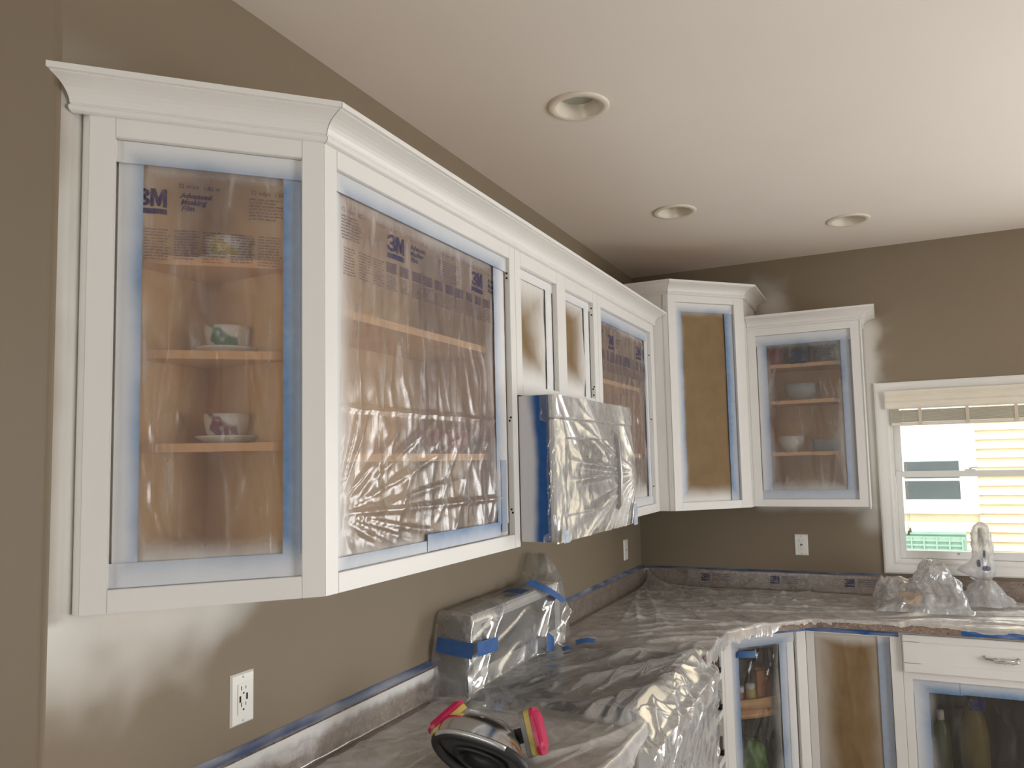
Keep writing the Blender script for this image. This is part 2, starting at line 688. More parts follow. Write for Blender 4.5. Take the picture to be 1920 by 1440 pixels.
def paint_left(s, z):
    # overspray at the wall end left of the angled cabinet and in a cloud below it
    n = fbm(s * 5, z * 5, 2)
    d = rectdist(s, z, Y0 + 0.03, Y1, ZB, ZT)
    side = (1 - sstep(0.02, 0.13 + 0.03 * n, d)) * sstep(ZB - 0.30, ZB + 0.1, z) * sstep(-3.2, -3.5, s) * 1.0
    side *= 0.84 + 0.16 * sstep(0, 0.6, fbm(s * 2, z * 2.4, 9) + 0.4)
    side *= 1 - 0.55 * sstep(Y0 - 0.01, YEND, s) * sstep(2.1, 1.6, z) * 0.8
    dep = 0.20 * sstep(-2.95, -3.35, s) + 0.035
    low = sstep(ZB + 0.005, ZB - 0.012, z) * (1 - sstep(0.0, 1.0, (ZB - z) / np.maximum(dep * (1 + 0.55 * n), 0.015))) * sstep(-2.97, -3.22, s + 0.06 * n)
    top = (1 - sstep(0.0, 0.13, rectdist(s, z, Y0 - 0.1, -3.35, ZT, 2.39))) * 0.16 * sstep(2.38, 2.4, z)
    return np.maximum(np.maximum(side, low * 0.9), top)


wall_grid('wall_left', FL, np.linspace(YEND + 0.012, 0, 260), np.linspace(0, ZCEIL, 190), paint_left)
# rounded end of the left wall and the stretch of wall turning away from it
cv = [(0.0 - 0.012 + 0.012 * math.cos(a), YEND + 0.012 - 0.012 * math.sin(a)) for a in np.linspace(0, math.pi / 2, 6)]
ends = cv + [(-1.6, YEND), (-1.6, YEND + 0.11), (-0.11, YEND + 0.11), (-0.001, YEND + 0.012)]
struct(prism('wall_return', ends, 0, ZCEIL, 'wall'))
WX0, WX1, WZ0, WZ1 = 1.383, 2.095, 1.096, 1.985


def paint_back(s, z):
    n = fbm(s * 6, z * 6, 4)
    d = rectdist(s, z, B, X3, ZB, 2.36)
    a = (1 - sstep(0.03, 0.115 + 0.05 * n, d)) * sstep(X3 - 0.01, X3 + 0.01, s) * (0.80 - 0.25 * sstep(1.7, 1.4, z)) * (1 - sstep(2.33, 2.44, z + 0.03 * n))
    b = sstep(ZB + 0.01, ZB - 0.005, z) * (1 - sstep(0.0, 0.06 + 0.02 * n, ZB - z)) * sstep(0.66, 0.72, s) * (1 - sstep(1.28, 1.5, s)) * 0.7
    c = (1 - sstep(0.02, 0.16 + 0.05 * n, np.hypot(s - 0.80, (z - 2.50) * 0.75))) * 0.55
    e = 0.45 * (1 - sstep(0.0, 0.10, rectdist(s, z, X3, 1.32, 1.30, 1.40)))
    return np.maximum(np.maximum(a, b), np.maximum(c, e))


_sx = sorted(set(np.round(np.concatenate([np.linspace(0, WX0, 100), np.linspace(WX0, WX1, 12), np.linspace(WX1, 2.70, 20), [4.40, 4.6]]), 5)))
_sz = sorted(set(np.round(np.concatenate([np.linspace(0, WZ0, 50), np.linspace(WZ0, WZ1, 60), [2.10], np.linspace(WZ1, ZCEIL, 60)]), 5)))
wall_grid('wall_back', WORLD, _sx, _sz, paint_back, [(WX0, WX1, WZ0, WZ1), (2.70, 4.40, 0.0, 2.10)])


def wall_plain(name, lst):
    V, F = [], []
    for (x0, x1, y0, y1, z0, z1) in lst:
        k = len(V)
        V += boxv(WORLD, x0, x1, -y1, -y0, z0, z1)
        F += [tuple(i + k for i in f) for f in BOXF]
    return struct(obj(name, V, F, 'wall', None))


wall_plain('wall_right', [(4.6, 4.72, -3.75, -1.75, 2.1, ZCEIL), (4.6, 4.72, -3.75, -1.75, 0, 0.9), (4.6, 4.72, -1.75, 0.11, 0, ZCEIL), (4.6, 4.72, -7.6, -3.75, 0, ZCEIL)])
wall_plain('wall_front', [(-1.6, 4.72, -7.72, -7.6, 0, 0.85), (-1.6, 4.72, -7.72, -7.6, 2.2, ZCEIL), (-1.6, -1.05, -7.72, -7.6, 0.85, 2.2), (0.65, 4.72, -7.72, -7.6, 0.85, 2.2)])
wall_plain('wall_far_left', [(-1.72, -1.6, -7.72, YEND + 0.11, 0, 0.9), (-1.72, -1.6, -7.72, YEND + 0.11, 2.1, ZCEIL), (-1.72, -1.6, -7.72, -6.1, 0.9, 2.1), (-1.72, -1.6, -4.9, YEND + 0.11, 0.9, 2.1)])
struct(wbox('floor', -1.72, 4.72, -7.72, 0.11, -0.1, 0, 'floor_tile', bevel=0))

LIGHTS = [(0.535, -2.283, 'recessed ceiling downlight nearest the camera, large in view', 0.0), (0.550, -1.122, 'recessed ceiling downlight with a grey lens above the corner cabinet', 0.0), (1.252, -0.590, 'recessed ceiling downlight nearest the window, its bulb hidden in the can', 0.045)]
ce = wbox('ceiling', -1.72, 4.72, -7.72, 0.11, ZCEIL, ZCEIL + 0.16, 'ceiling_paint', bevel=0)
cut = bmesh.new()
for (lx, ly, _, _) in LIGHTS:
    bmesh.ops.create_cone(cut, cap_ends=True, segments=48, radius1=0.078, radius2=0.078, depth=0.24, matrix=Matrix.Translation((lx, ly, ZCEIL + 0.05)))
cme = bpy.data.meshes.new('cut')
cut.to_mesh(cme)
cuto = bpy.data.objects.new('cut', cme)
COL.objects.link(cuto)
md = ce.modifiers.new('b', 'BOOLEAN')
md.object = cuto
md.operation = 'DIFFERENCE'
md.solver = 'EXACT'
bpy.context.view_layer.update()
nm = bpy.data.meshes.new_from_object(ce.evaluated_get(bpy.context.evaluated_depsgraph_get()))
ce.modifiers.clear()
ce.data = nm
bpy.data.objects.remove(cuto)
struct(ce)

for (lx, ly, lab, deep) in LIGHTS:
    t = thing('recessed_downlight', lab, 'ceiling light', (lx, ly, ZCEIL), 'recessed ceiling lights')
    lathe('trim_ring', [(0.076, 0.004), (0.0715, -0.003), (0.0735, -0.006), (0.092, -0.0065), (0.0965, -0.004), (0.098, -0.0005)], (lx, ly, ZCEIL), 'light_trim', t, 48)
    lathe('reflector', [(0.0720, -0.004), (0.068, 0.012), (0.061, 0.030), (0.057, 0.075), (0.056, 0.10)], (lx, ly, ZCEIL), 'light_trim', t, 48)
    h = 0.030 + deep
    lathe('lamp_lens', [(0.0, h - 0.004), (0.03, h - 0.003), (0.050, h), (0.0545, h + 0.004), (0.05, h + 0.03)], (lx, ly, ZCEIL), 'lamp_glass', t, 40)

# ------------------------------------------------------------------ crown mouldings
PROF = [(0.0, 0.0), (0.006, 0.0002), (0.011, 0.0022), (0.0138, 0.006), (0.0138, 0.009), (0.011, 0.0125), (0.0085, 0.0142), (0.0085, 0.0160), (0.0105, 0.0165), (0.0115, 0.0215), (0.0145, 0.0275), (0.0195, 0.0335), (0.027, 0.0395), (0.0365, 0.0440), (0.048, 0.0475), (0.058, 0.0495), (0.0605, 0.0500), (0.0605, 0.0515), (0.070, 0.0515), (0.070, 0.0625), (0.0, 0.0625)]


def crown(name, label, path, zb, cutx0=False):
    """one child per straight piece, mitred at the corners"""
    P = [np.array(p) for p in path]
    root = thing(name, label, 'crown moulding', (P[1][0], P[1][1], zb))
    n = len(P)
    dirs = [(P[i + 1] - P[i]) / np.linalg.norm(P[i + 1] - P[i]) for i in range(n - 1)]
    nrm = [np.array([d[1], -d[0]]) for d in dirs]

    def off(i, seg, p):
        if 0 < i < n - 1:
            m = nrm[i - 1] + nrm[i]
            m = m / (1 + nrm[i - 1] @ nrm[i])
            gap = 0.0010 * (1 if seg == i else -1)
            return P[i] + m * p + dirs[seg] * gap
        q = P[i] + nrm[seg] * p
        if i == 0 and cutx0:
            q = q + dirs[seg] * ((0.003 + 0.40 * p - q[0]) / dirs[seg][0])
        return q
    m = len(PROF)
    for seg in range(n - 1):
        V = []
        for i in (seg, seg + 1):
            V += [(*off(i, seg, p), zb + h) for p, h in PROF]
        F = [(k, (k + 1) % m, m + (k + 1) % m, m + k) for k in range(m)] + [tuple(range(m))[::-1], tuple(range(m, 2 * m))]
        obj('crown_length', V, F, 'white_paint', root)
    return root


crown('crown_moulding', 'long white crown moulding over the run of cabinets on the left wall', [(X0, Y0), (D, Y1), (D, -A - 0.001)], ZT, True)
crown('crown_moulding', 'raised white crown moulding wrapping the tall corner cabinet', [(0.002, -A), (DL, -A), (B, -DL), (B, -0.002)], ZTC)
crown('crown_moulding', 'short white crown moulding over the cabinet beside the window', [(B + 0.002, -D), (X3, -D), (X3, -0.002)], ZT)

# ------------------------------------------------------------------ cabinets
F1 = Frame(X0, Y0, D - X0, Y1 - Y0)
W1 = math.hypot(D - X0, Y1 - Y0)
F2 = Frame(D, Y1, 0, 1)
F3 = Frame(D, YA, 0, 1)
F5 = Frame(D, YM, 0, 1)
FC = Frame(DL, -A, B - DL, A - DL)
WC = math.hypot(B - DL, A - DL)
F7 = Frame(B, -D, 1, 0)
FT = 0.019


def frame_bits(root, fr, W, z0, z1, opens, mat='white_paint'):
    """stiles and rails of a face frame around a row of openings (s0,s1,z0,z1)"""
    g = 0.0004
    cuts = [0 + g] + [v for o in opens for v in (o[0], o[1])] + [W - g]
    for k in range(0, len(cuts), 2):
        box('stile', fr, cuts[k], cuts[k + 1], -FT, 0, z0, z1, mat, root, 0.001)
    for o in opens:
        box('rail', fr, o[0], o[1], -FT, -0.0001, o[3], z1, mat, root, 0.001)
        box('rail', fr, o[0], o[1], -FT, -0.0001, z0, o[2], mat, root, 0.001)


def screw_holes(root, fr, lst):
    for (s, n, z) in lst:
        box('screw_hole', fr, s - 0.0012, s, n - 0.003, n + 0.003, z - 0.003, z + 0.003, 'hole_dark', root, 0.0)


# angled end cabinet
cz = ZB
c1 = thing('angled_wall_cabinet', 'white angled end cabinet holding floral cups, left end of the run', 'cabinet', (0.1, -3.38, ZB), 'wall cabinets')
frame_bits(c1, F1, W1, ZB, ZT + 0.03, [(0.045, 0.388, 1.436, 2.290)])
tri = [(0.004, Y0 + 0.03), (D - 0.020, Y1 - 0.003), (0.004, Y1 - 0.003)]
prism('bottom_panel', tri, ZB, ZB + 0.018, 'maple', c1)
prism('top_panel', tri, ZT + 0.005, ZT + 0.02, 'maple', c1)
wbox('scribe_panel', 0.002, X0 + 0.001, Y0 + 0.001, Y0 + 0.016, ZB + 0.001, ZT + 0.02, 'white_paint', c1, 0.001)
wbox('back_panel', 0.002, 0.008, Y0 + 0.03, Y1, ZB, ZT + 0.02, 'maple', c1, 0)
wbox('side_panel', 0.008, D - 0.02, Y1 - 0.012, Y1 - 0.001, ZB, ZT + 0.02, 'maple', c1, 0)
SH1 = [1.688, 1.873, 2.062]
tri2 = [(0.010, Y0 + 0.075), (D - 0.055, Y1 - 0.013), (0.010, Y1 - 0.013)]
for z in SH1:
    sh = prism('shelf', tri2, z, z + 0.015, 'maple', c1)
    a, b = np.array(tri2[0]), np.array(tri2[1])
    fe = Frame(a[0], a[1], *(b - a))
    box('edge_band', fe, 0, np.linalg.norm(b - a), 0, 0.002, z - 0.001, z + 0.016, 'maple_edge', sh, 0)

# large wall cabinet
def wall_cab(name, label, fr, W, z0, z1, opens, shelves, depth=D - 0.003, holes=(), end_white=()):
    loc = fr(W / 2, -0.1, z0)
    root = thing(name, label, 'cabinet', tuple(loc), 'wall cabinets')
    frame_bits(root, fr, W, z0, z1 + 0.03, opens)
    d = depth
    box('side_panel', fr, 0.001, 0.014, -d, -FT, z0, z1 + 0.02, 'white_paint' if 'L' in end_white else 'maple', root, 0)
    box('side_panel', fr, W - 0.014, W - 0.001, -d, -FT, z0, z1 + 0.02, 'white_paint' if 'R' in end_white else 'maple', root, 0)
    box('back_panel', fr, 0.014, W - 0.014, -d, -d + 0.006, z0, z1 + 0.02, 'maple', root, 0)
    box('bottom_panel', fr, 0.014, W - 0.014, -d + 0.006, -FT, z0, z0 + 0.016, 'white_paint', root, 0)
    box('top_panel', fr, 0.014, W - 0.014, -d + 0.006, -FT, z1 + 0.004, z1 + 0.018, 'maple', root, 0)
    for z in shelves:
        sh = box('shelf', fr, 0.015, W - 0.015, -d + 0.007, -0.052, z, z + 0.017, 'maple', root, 0)
        box('edge_band', fr, 0.015, W - 0.015, -0.052, -0.050, z - 0.001, z + 0.018, 'maple_edge', sh, 0)
    screw_holes(root, fr, holes)
    return root


W2 = YA - Y1
O2 = (0.041, 0.868, 1.434, 2.287)
wall_cab('wall_cabinet', 'widest white wall cabinet under large wrinkled film, left of the microwave', F2, W2, ZB, ZT, [O2], [1.985, 1.662], holes=[(0.8685, -0.010, 2.24), (0.8685, -0.006, 1.79), (0.8685, -0.010, 1.78), (0.8685, -0.010, 1.51), (0.8685, -0.006, 1.50), (0.8685, -0.010, 2.225)])
W3 = YM - YA
O3, O4 = (0.043, 0.343, 1.898, 2.283), (0.424, 0.720, 1.898, 2.283)
wall_cab('short_wall_cabinet', 'short white two-door cabinet over the wrapped microwave', F3, W3, ZS, ZT, [O3, O4], [], holes=[(0.7205, -0.008, 2.262), (0.7205, -0.008, 2.235), (0.7205, -0.006, 1.945), (0.7205, -0.010, 1.936), (0.7205, -0.008, 1.912)])
W5 = -A - YM
O5 = (0.043, W5 - 0.065, 1.434, 2.284)
wall_cab('wall_cabinet', 'white wall cabinet between the microwave and the tall corner cabinet', F5, W5, ZB, ZT, [O5], [1.985, 1.662], holes=[(W5 - 0.0645, -0.010, 2.17), (W5 - 0.0645, -0.010, 1.85), (W5 - 0.0645, -0.010, 1.52)])
# tall corner cabinet
c6 = thing('corner_wall_cabinet', 'tall white diagonal corner cabinet covered with brown paper', 'cabinet', (0.4, -0.4, ZB), 'wall cabinets')
O6 = (0.044, 0.396, 1.433, 2.447)
frame_bits(c6, FC, WC, ZB, ZTC + 0.03, [O6])
wbox('side_panel', 0.003, DL - 0.003, -A, -A + 0.014, ZB, ZTC + 0.03, 'white_paint', c6)
wbox('end_trim', DL - 0.026, DL - 0.002, -A - 0.003, -A, ZB, ZTC + 0.001, 'white_paint', c6)
wbox('side_panel', B - 0.014, B, -DL + 0.003, -0.003, ZB, ZTC + 0.03, 'white_paint', c6)
pent = [(0.004, -A + 0.014), (DL - 0.016, -A + 0.014), (B - 0.016, -DL - 0.000), (B - 0.016, -0.004), (0.004, -0.004)]
prism('bottom_panel', pent, ZB + 0.001, ZB + 0.017, 'white_paint', c6)
prism('top_panel', pent, ZTC + 0.01, ZTC + 0.026, 'maple', c6)
# cabinet by the window
W7 = X3 - B
O7 = (0.042, 0.505, 1.431, 2.290)
c7 = wall_cab('wall_cabinet', 'white wall cabinet with a bowl inside, beside the window', F7, W7, ZB, ZT, [O7], [2.118, 1.926, 1.655], end_white=('R',))
box('end_panel', F7, W7 - 0.001, W7 + 0.004, -D + 0.004, 0.004, ZB - 0.012, ZT + 0.001, 'white_paint', c7, 0.001)

# ------------------------------------------------------------------ masking on the openings
def letters3M():
    """bold block numeral and letter as polygons in a 1.63 x 1 box"""
    M = [(0.80, 0), (0.80, 1), (1.07, 1), (1.215, 0.52), (1.36, 1), (1.63, 1), (1.63, 0), (1.43, 0), (1.43, 0.62), (1.29, 0.08), (1.14, 0.08), (1.0, 0.62), (1.0, 0)]
    out = []
    # numeral: outer and inner outline sampled as two bowls
    def bowl(cx, cy, rx, ry, th, a0, a1, n=9):
        o = [(cx + rx * math.cos(a), cy + ry * math.sin(a)) for a in np.linspace(a0, a1, n)]
        i = [(cx + (rx - th) * math.cos(a), cy + (ry - th * 0.9) * math.sin(a)) for a in np.linspace(a0, a1, n)]
        return [[o[k], o[k + 1], i[k + 1], i[k]] for k in range(n - 1)]
    out += bowl(0.40, 0.74, 0.38, 0.26, 0.21, math.radians(-70), math.radians(195))
    out += bowl(0.40, 0.27, 0.40, 0.27, 0.22, math.radians(165), math.radians(430))
    out.append([(0.28, 0.42), (0.55, 0.42), (0.60, 0.50), (0.55, 0.58), (0.28, 0.58)])
    tri = [(0, 1, 2), (0, 2, 12)]
    quads = [[M[0], M[12], M[11 - 0] if False else M[12], M[1]]]
    out.append([(0.80, 0), (1.0, 0), (1.0, 1), (0.80, 1)])
    out.append([(1.43, 0), (1.63, 0), (1.63, 1), (1.43, 1)])
    out.append([(1.0, 1), (1.0, 0.55), (1.14, 0.05), (1.29, 0.05), (1.215, 0.52), (1.07, 1)])
    out.append([(1.43, 1), (1.36, 1), (1.215, 0.52), (1.215, 0.05), (1.29, 0.05), (1.43, 0.55)])
    return out


def text_polys(txt, h, bold=0.0, shear=0.0):
    cu = bpy.data.curves.new('txt', 'FONT')
    cu.body = txt
    cu.size = h * 1.38
    cu.offset = bold
    cu.shear = shear
    cu.resolution_u = 2
    o = bpy.data.objects.new('txt', cu)
    COL.objects.link(o)
    bpy.context.view_layer.update()
    me = bpy.data.meshes.new_from_object(o.evaluated_get(bpy.context.evaluated_depsgraph_get()))
    V = [(v.co.x, v.co.y) for v in me.vertices]
    F = [tuple(p.vertices) for p in me.polygons]
    bpy.data.objects.remove(o)
    bpy.data.meshes.remove(me)
    return V, F


class Print:
    """flat lettering gathered in (s,z), then laid on a sheet"""
    def __init__(self):
        self.V, self.F = [], []
        self.logos = []

    def poly(self, pts):
        k = len(self.V)
        self.V += list(pts)
        self.F.append(tuple(range(k, k + len(pts))))

    def rect(self, s0, s1, z0, z1):
        n = max(1, int((s1 - s0) / 0.012))
        xs = np.linspace(s0, s1, n + 1)
        for a, b in zip(xs[:-1], xs[1:]):
            self.poly([(a, z0), (b, z0), (b, z1), (a, z1)])

    def logo(self, s, z, h):
        q = Print()
        for p in letters3M():
            q.poly([(s + x * h, z + y * h) for x, y in p])
        q.rect(s, s + 1.63 * h, z - 0.40 * h, z - 0.10 * h)
        self.logos.append(q)

    def text(self, txt, s, z, h, bold=0.0, shear=0.0):
        V, F = text_polys(txt, h, bold, shear)
        k = len(self.V)
        self.V += [(s + x, z + y) for x, y in V]
        self.F += [tuple(i + k for i in f) for f in F]

    def lines(self, s0, s1, z0, z1, n, seed=0):
        r = random.Random(seed)
        dz = (z1 - z0) / n
        for k in range(n):
            s = s0
            e = s1 - r.random() * 0.25 * (s1 - s0)
            while s < e:
                w = 0.004 + r.random() * 0.012
                self.rect(s, min(s + w, e), z1 - (k + 0.7) * dz, z1 - (k + 0.25) * dz)
                s += w + 0.0018

    def build(self, name, surf, mat, parent):
        if True:
            if not self.V:
                self.rect(0, 0.0001, 0, 0.0001)
            p = np.array(self.V)
            o = obj(name, surf(p[:, 0], p[:, 1]), self.F, mat, parent)
            return o


def masking(name, label, cat, fr, op, kind, spray, tapes, wr=None, depth=0.021, res=0.006, prn=None, ext=0.012, film='film_window', group=None, tape_paint=1.0):
    """taped cover over an opening. spray: (left,right,bottom,top) = (reach, strength)"""
    s0, s1, z0, z1 = op
    root = thing(name, label, cat, tuple(fr((s0 + s1) / 2, -depth, z0)), group)
    seed = int(abs(s0 * 100 + z1 * 37 + s1 * 11)) % 50

    def cover(s, z, k=1.0):
        n = fbm(s * 6, z * 6, seed) * 0.4
        n2 = fbm(s * 3, z * 3, seed + 7) * 0.5
        p = np.zeros_like(s)
        for dist, (rc, st) in zip((s - s0, s1 - s, z - z0, z1 - z), spray):
            rr = rc * (1 + 0.40 * n + 0.35 * n2)
            p = np.maximum(p, st * (1 - sstep(rr * 0.05, rr * 1.30, dist)))
        return np.clip(p * k, 0, 1)

    nu, nv = int((s1 - s0 + 2 * ext) / res) + 2, int((z1 - z0 + 2 * ext) / res) + 2
    S, Z = np.meshgrid(np.linspace(s0 - ext, s1 + ext, nu), np.linspace(z0 - ext, z1 + ext, nv), indexing='ij')

    def height(s, z):
        h = np.zeros_like(np.asarray(s, float))
        if wr is not None:
            edge = sstep(0, 0.06, np.minimum(np.minimum(s - s0, s1 - s), np.minimum(z - z0, z1 - z)))
            h = wr(s, z) * (0.15 + 0.85 * edge)
        return h
    H = height(S, Z)
    pos = fr(S, -depth - 0.004 + np.minimum(H, 0.018), Z)
    sheet('film' if kind == 'film' else 'paper', pos, film if kind == 'film' else 'kraft', root, None, cover(S, Z))
    for ti, (a0, a1, b0, b1, k) in enumerate(tapes):
        n_u, n_v = max(2, int((a1 - a0) / 0.008) + 1), max(2, int((b1 - b0) / 0.008) + 1)
        TS, TZ = np.meshgrid(np.linspace(a0, a1, n_u), np.linspace(b0, b1, n_v), indexing='ij')
        wob = 0.0012 * fbm(TS * 25, TZ * 25, seed + 3)
        sheet('tape_strip', fr(TS, -depth + 0.0022 + 0.0016 * ti + 0.4 * wob, TZ), 'tape_blue', root, None, cover(TS, TZ, k))
    if prn:
        def surf(s, z):
            return fr(s, -depth - 0.004 + np.minimum(height(s, z), 0.018) + 0.0016, z)
        for pr, mt, nmx in prn:
            o = pr.build(nmx, surf, mt, root)
            o['kind'] = 'stuff'
            for q in pr.logos:
                q.build('printed_logo', surf, mt, root)
    return root


def wr_vertical(amp, sc, seed, lean=0.0):
    def f(s, z):
        return amp * (crease(s, z, math.pi / 2 + lean, sc, 7, seed, 2.5) + 0.5 * crease(s, z, math.pi / 2 - lean * 0.6, sc * 2.1, 6, seed + 3, 2) + 0.6 * fbm(s * 12, z * 5, seed + 8))
    return f


# opening 1
s0, s1, z0, z1 = 0.045, 0.388, 1.436, 2.290
p1, p1b = Print(), Print()
p1.logo(0.075, 2.167, 0.036)
p1.text('Advanced', 0.157, 2.189, 0.0105, 0.0004, 0.25)
p1.text('Masking', 0.158, 2.176, 0.0105, 0.0004, 0.25)
p1.text('Film', 0.159, 2.163, 0.0105, 0.0004, 0.25)
p1.text('72 in/po  1,82 m', 0.153, 2.209, 0.0085)
p1.text('72 in/po  1,82', 0.289, 2.209, 0.0085)
p1b.lines(0.285, 0.352, 2.155, 2.203, 7, 1)
for k in range(5):
    p1b.lines(0.095 + k * 0.052, 0.143 + k * 0.052, 2.06 + 0.004 * (k % 2), 2.125, 11, 10 + k)
masking('masking_film', 'printed clear film taped over the angled end cabinet, floral cups behind', 'masking film', F1, (s0, s1, z0, z1), 'film',
        [(0.052, 0.97), (0.030, 0.38), (0.075, 0.95), (0.052, 0.93)],
        [(s0 + 0.004, 0.092, z0, z1 - 0.004, 0.93), (0.352, s1 - 0.001, z0, z1, 0.95), (s0, s1, z0 + 0.001, 1.482, 0.82), (s0, s1, 2.246, z1 - 0.001, 0.98)],
        wr_vertical(0.0035, 16, 4, 0.18), prn=[(p1, 'ink_blue', 'printed_logo'), (p1b, 'ink_faint', 'printed_text')], group='films over the openings')

# opening 2: big folds in the lower half
def wr2(s, z):
    up = sstep(1.80, 1.70, z)
    fine = 0.003 * crease(s, z, math.pi / 2 + 0.15, 15, 7, 11, 2.5) + 0.0012 * fbm(s * 22, z * 9, 14)
    seam = 0.004 * np.exp(-((z - 1.778 - 0.003 * fbm(s * 14, z * 0, 2)) / 0.004) ** 2) + 0.006 * np.exp(-((z - 1.548 - 0.01 * (0.4 - s) * 0.3) / 0.006) ** 2) * sstep(0.03, 0.2, s)
    pin_a = np.arctan2(z - 1.555, s - 0.06)
    pin_r = np.hypot(z - 1.555, s - 0.06)
    fan = 0.006 * (np.clip(1 - np.abs(perlin(pin_a * 5.0, pin_r * 1.5, 21)) * 2.4, 0, 1) ** 2) * sstep(0.0, 0.1, pin_r) * sstep(0.75, 0.25, pin_r)
    diag = 0.008 * crease(s, z, math.radians(58), 5, 4.5, 31, 1.6) + 0.004 * crease(s, z, math.radians(66), 11, 5, 33, 2.0) + 0.0012 * fbm(s * 22, z * 16, 37)
    return fine * (1 - 0.5 * up) + seam + up * (fan + diag)


p2, p2b = Print(), Print()
for ls in (0.258, 0.668):
    p2.logo(ls, 2.166, 0.042)
    p2.text('Advanced', ls + 0.098, 2.193, 0.0125, 0.0005, 0.25)
    p2.text('Masking', ls + 0.098, 2.177, 0.0125, 0.0005, 0.25)
    p2.text('Film', ls + 0.098, 2.161, 0.0125, 0.0005, 0.25)
    p2b.text('72 in/po  1,82 m', ls - 0.050, 2.215, 0.0095)
for sx in (0.085, 0.345, 0.500, 0.745):
    p2b.text('72 in/po  1,82 m', sx, 2.213, 0.0095)
p2b.lines(0.085, 0.160, 2.150, 2.206, 8, 2)
p2b.lines(0.490, 0.600, 2.140, 2.200, 9, 3)
for k in range(14):
    sk = 0.09 + k * 0.054
    if k > 2:
        p2b.rect(sk, sk + 0.040, 2.112, 2.138)
    p2b.lines(sk, sk + 0.046, 2.070, 2.108 if k > 2 else 2.135, 7 if k > 2 else 10, 30 + k)
masking('masking_film', 'largest printed film with big folds, on the widest wall cabinet', 'masking film', F2, O2, 'film',
        [(0.075, 0.99), (0.095, 0.96), (0.050, 0.75), (0.060, 0.90)],
        [(O2[0], 0.072, O2[2], O2[3], 0.98), (0.792, 0.862, 1.47, O2[3], 0.98), (0.815, 0.852, 1.445, 1.66, 0.55), (O2[0], 0.42, O2[2] + 0.001, 1.462, 0.9), (0.40, 0.80, O2[2] + 0.002, 1.478, 0.75), (O2[0], O2[1], 2.244, O2[3] - 0.001, 0.85)],
        wr2, film='film_grey', res=0.005, depth=0.022, prn=[(p2, 'ink_blue', 'printed_logo'), (p2b, 'ink_faint', 'printed_text')], group='films over the openings')

# openings 3 and 4: brown paper almost hidden by spray
masking('masking_paper', 'brown paper in the left opening above the microwave', 'masking paper', F3, O3, 'paper', [(0.045, 0.9), (0.17, 0.98), (0.105, 0.98), (0.125, 0.98)], [(O3[1] - 0.06, O3[1] - 0.004, O3[2], O3[3], 1.0), (O3[0], O3[1], 2.25, O3[3] - 0.001, 1.0)], wr_vertical(0.005, 12, 41, -0.25), depth=0.022, group='papers over the openings', res=0.006)
masking('masking_paper', 'brown paper in the right opening above the microwave', 'masking paper', F3, O4, 'paper', [(0.035, 0.95), (0.14, 0.98), (0.09, 0.98), (0.085, 0.98)], [(O4[1] - 0.06, O4[1] - 0.004, O4[2], O4[3], 1.0), (O4[0], O4[1], 2.25, O4[3] - 0.001, 1.0)], wr_vertical(0.005, 12, 45, -0.25), depth=0.022, group='papers over the openings', res=0.006)

# opening 5
p5, p5b = Print(), Print()
for ls in (0.19, 0.60):
    p5.logo(ls, 2.150, 0.044)
    p5b.text('Advanced', ls + 0.10, 2.180, 0.0125, 0.0004, 0.25)
    p5b.text('Masking', ls + 0.10, 2.164, 0.0125, 0.0004, 0.25)
    p5b.text('Film', ls + 0.10, 2.148, 0.0125, 0.0004, 0.25)
for k in range(11):
    p5b.rect(0.10 + k * 0.06, 0.14 + k * 0.06, 2.075, 2.12)
    p5b.lines(0.10 + k * 0.06, 0.15 + k * 0.06, 2.03, 2.07, 6, 60 + k)
masking('masking_film', 'printed pleated film half hidden by the wrapped microwave', 'masking film', F5, O5, 'film', [(0.03, 0.9), (0.07, 0.96), (0.10, 0.95), (0.060, 0.93)],
        [(O5[1] - 0.06, O5[1] - 0.001, O5[2], O5[3], 1.0), (O5[0], O5[1], 2.235, O5[3] - 0.001, 0.80), (O5[0], O5[1], O5[2] + 0.001, 1.475, 0.9)],
        wr_vertical(0.006, 13, 51, -0.12), film='film_grey', prn=[(p5, 'ink_blue', 'printed_logo'), (p5b, 'ink_faint', 'printed_text')], group='films over the openings')
# opening 6: tall brown paper
masking('masking_paper', 'tall brown paper panel on the diagonal corner wall cabinet', 'masking paper', FC, O6, 'paper', [(0.048, 0.97), (0.040, 0.80), (0.065, 0.97), (0.060, 0.97)],
        [(O6[0], O6[0] + 0.045, O6[2], O6[3], 0.95), (O6[1] - 0.050, O6[1] - 0.002, O6[2], O6[3], 0.62), (O6[0], O6[1], 2.40, O6[3] - 0.001, 1.0)], wr_vertical(0.002, 8, 61, 0.1), group='papers over the openings')
# opening 7
p7 = Print()
p7.logo(0.21, 2.150, 0.048)
p7b = Print()
p7b.lines(0.33, 0.41, 2.155, 2.20, 5, 90)
masking('masking_film', 'clear film on the wall cabinet beside the window', 'masking film', F7, O7, 'film', [(0.065, 0.72), (0.080, 0.62), (0.085, 0.80), (0.075, 0.88)],
        [(O7[0] + 0.004, O7[0] + 0.052, O7[2], O7[3], 1.1), (O7[1] - 0.05, O7[1] - 0.010, O7[2], O7[3], 0.85), (O7[0], O7[1], O7[2] + 0.001, 1.478, 0.75), (O7[0], O7[1], 2.235, O7[3] - 0.001, 0.95)],
        wr_vertical(0.003, 8, 71, 0.1), film='film_hazy', prn=[(p7, 'ink_faint', 'printed_logo'), (p7b, 'ink_faint', 'printed_text')], group='films over the openings')

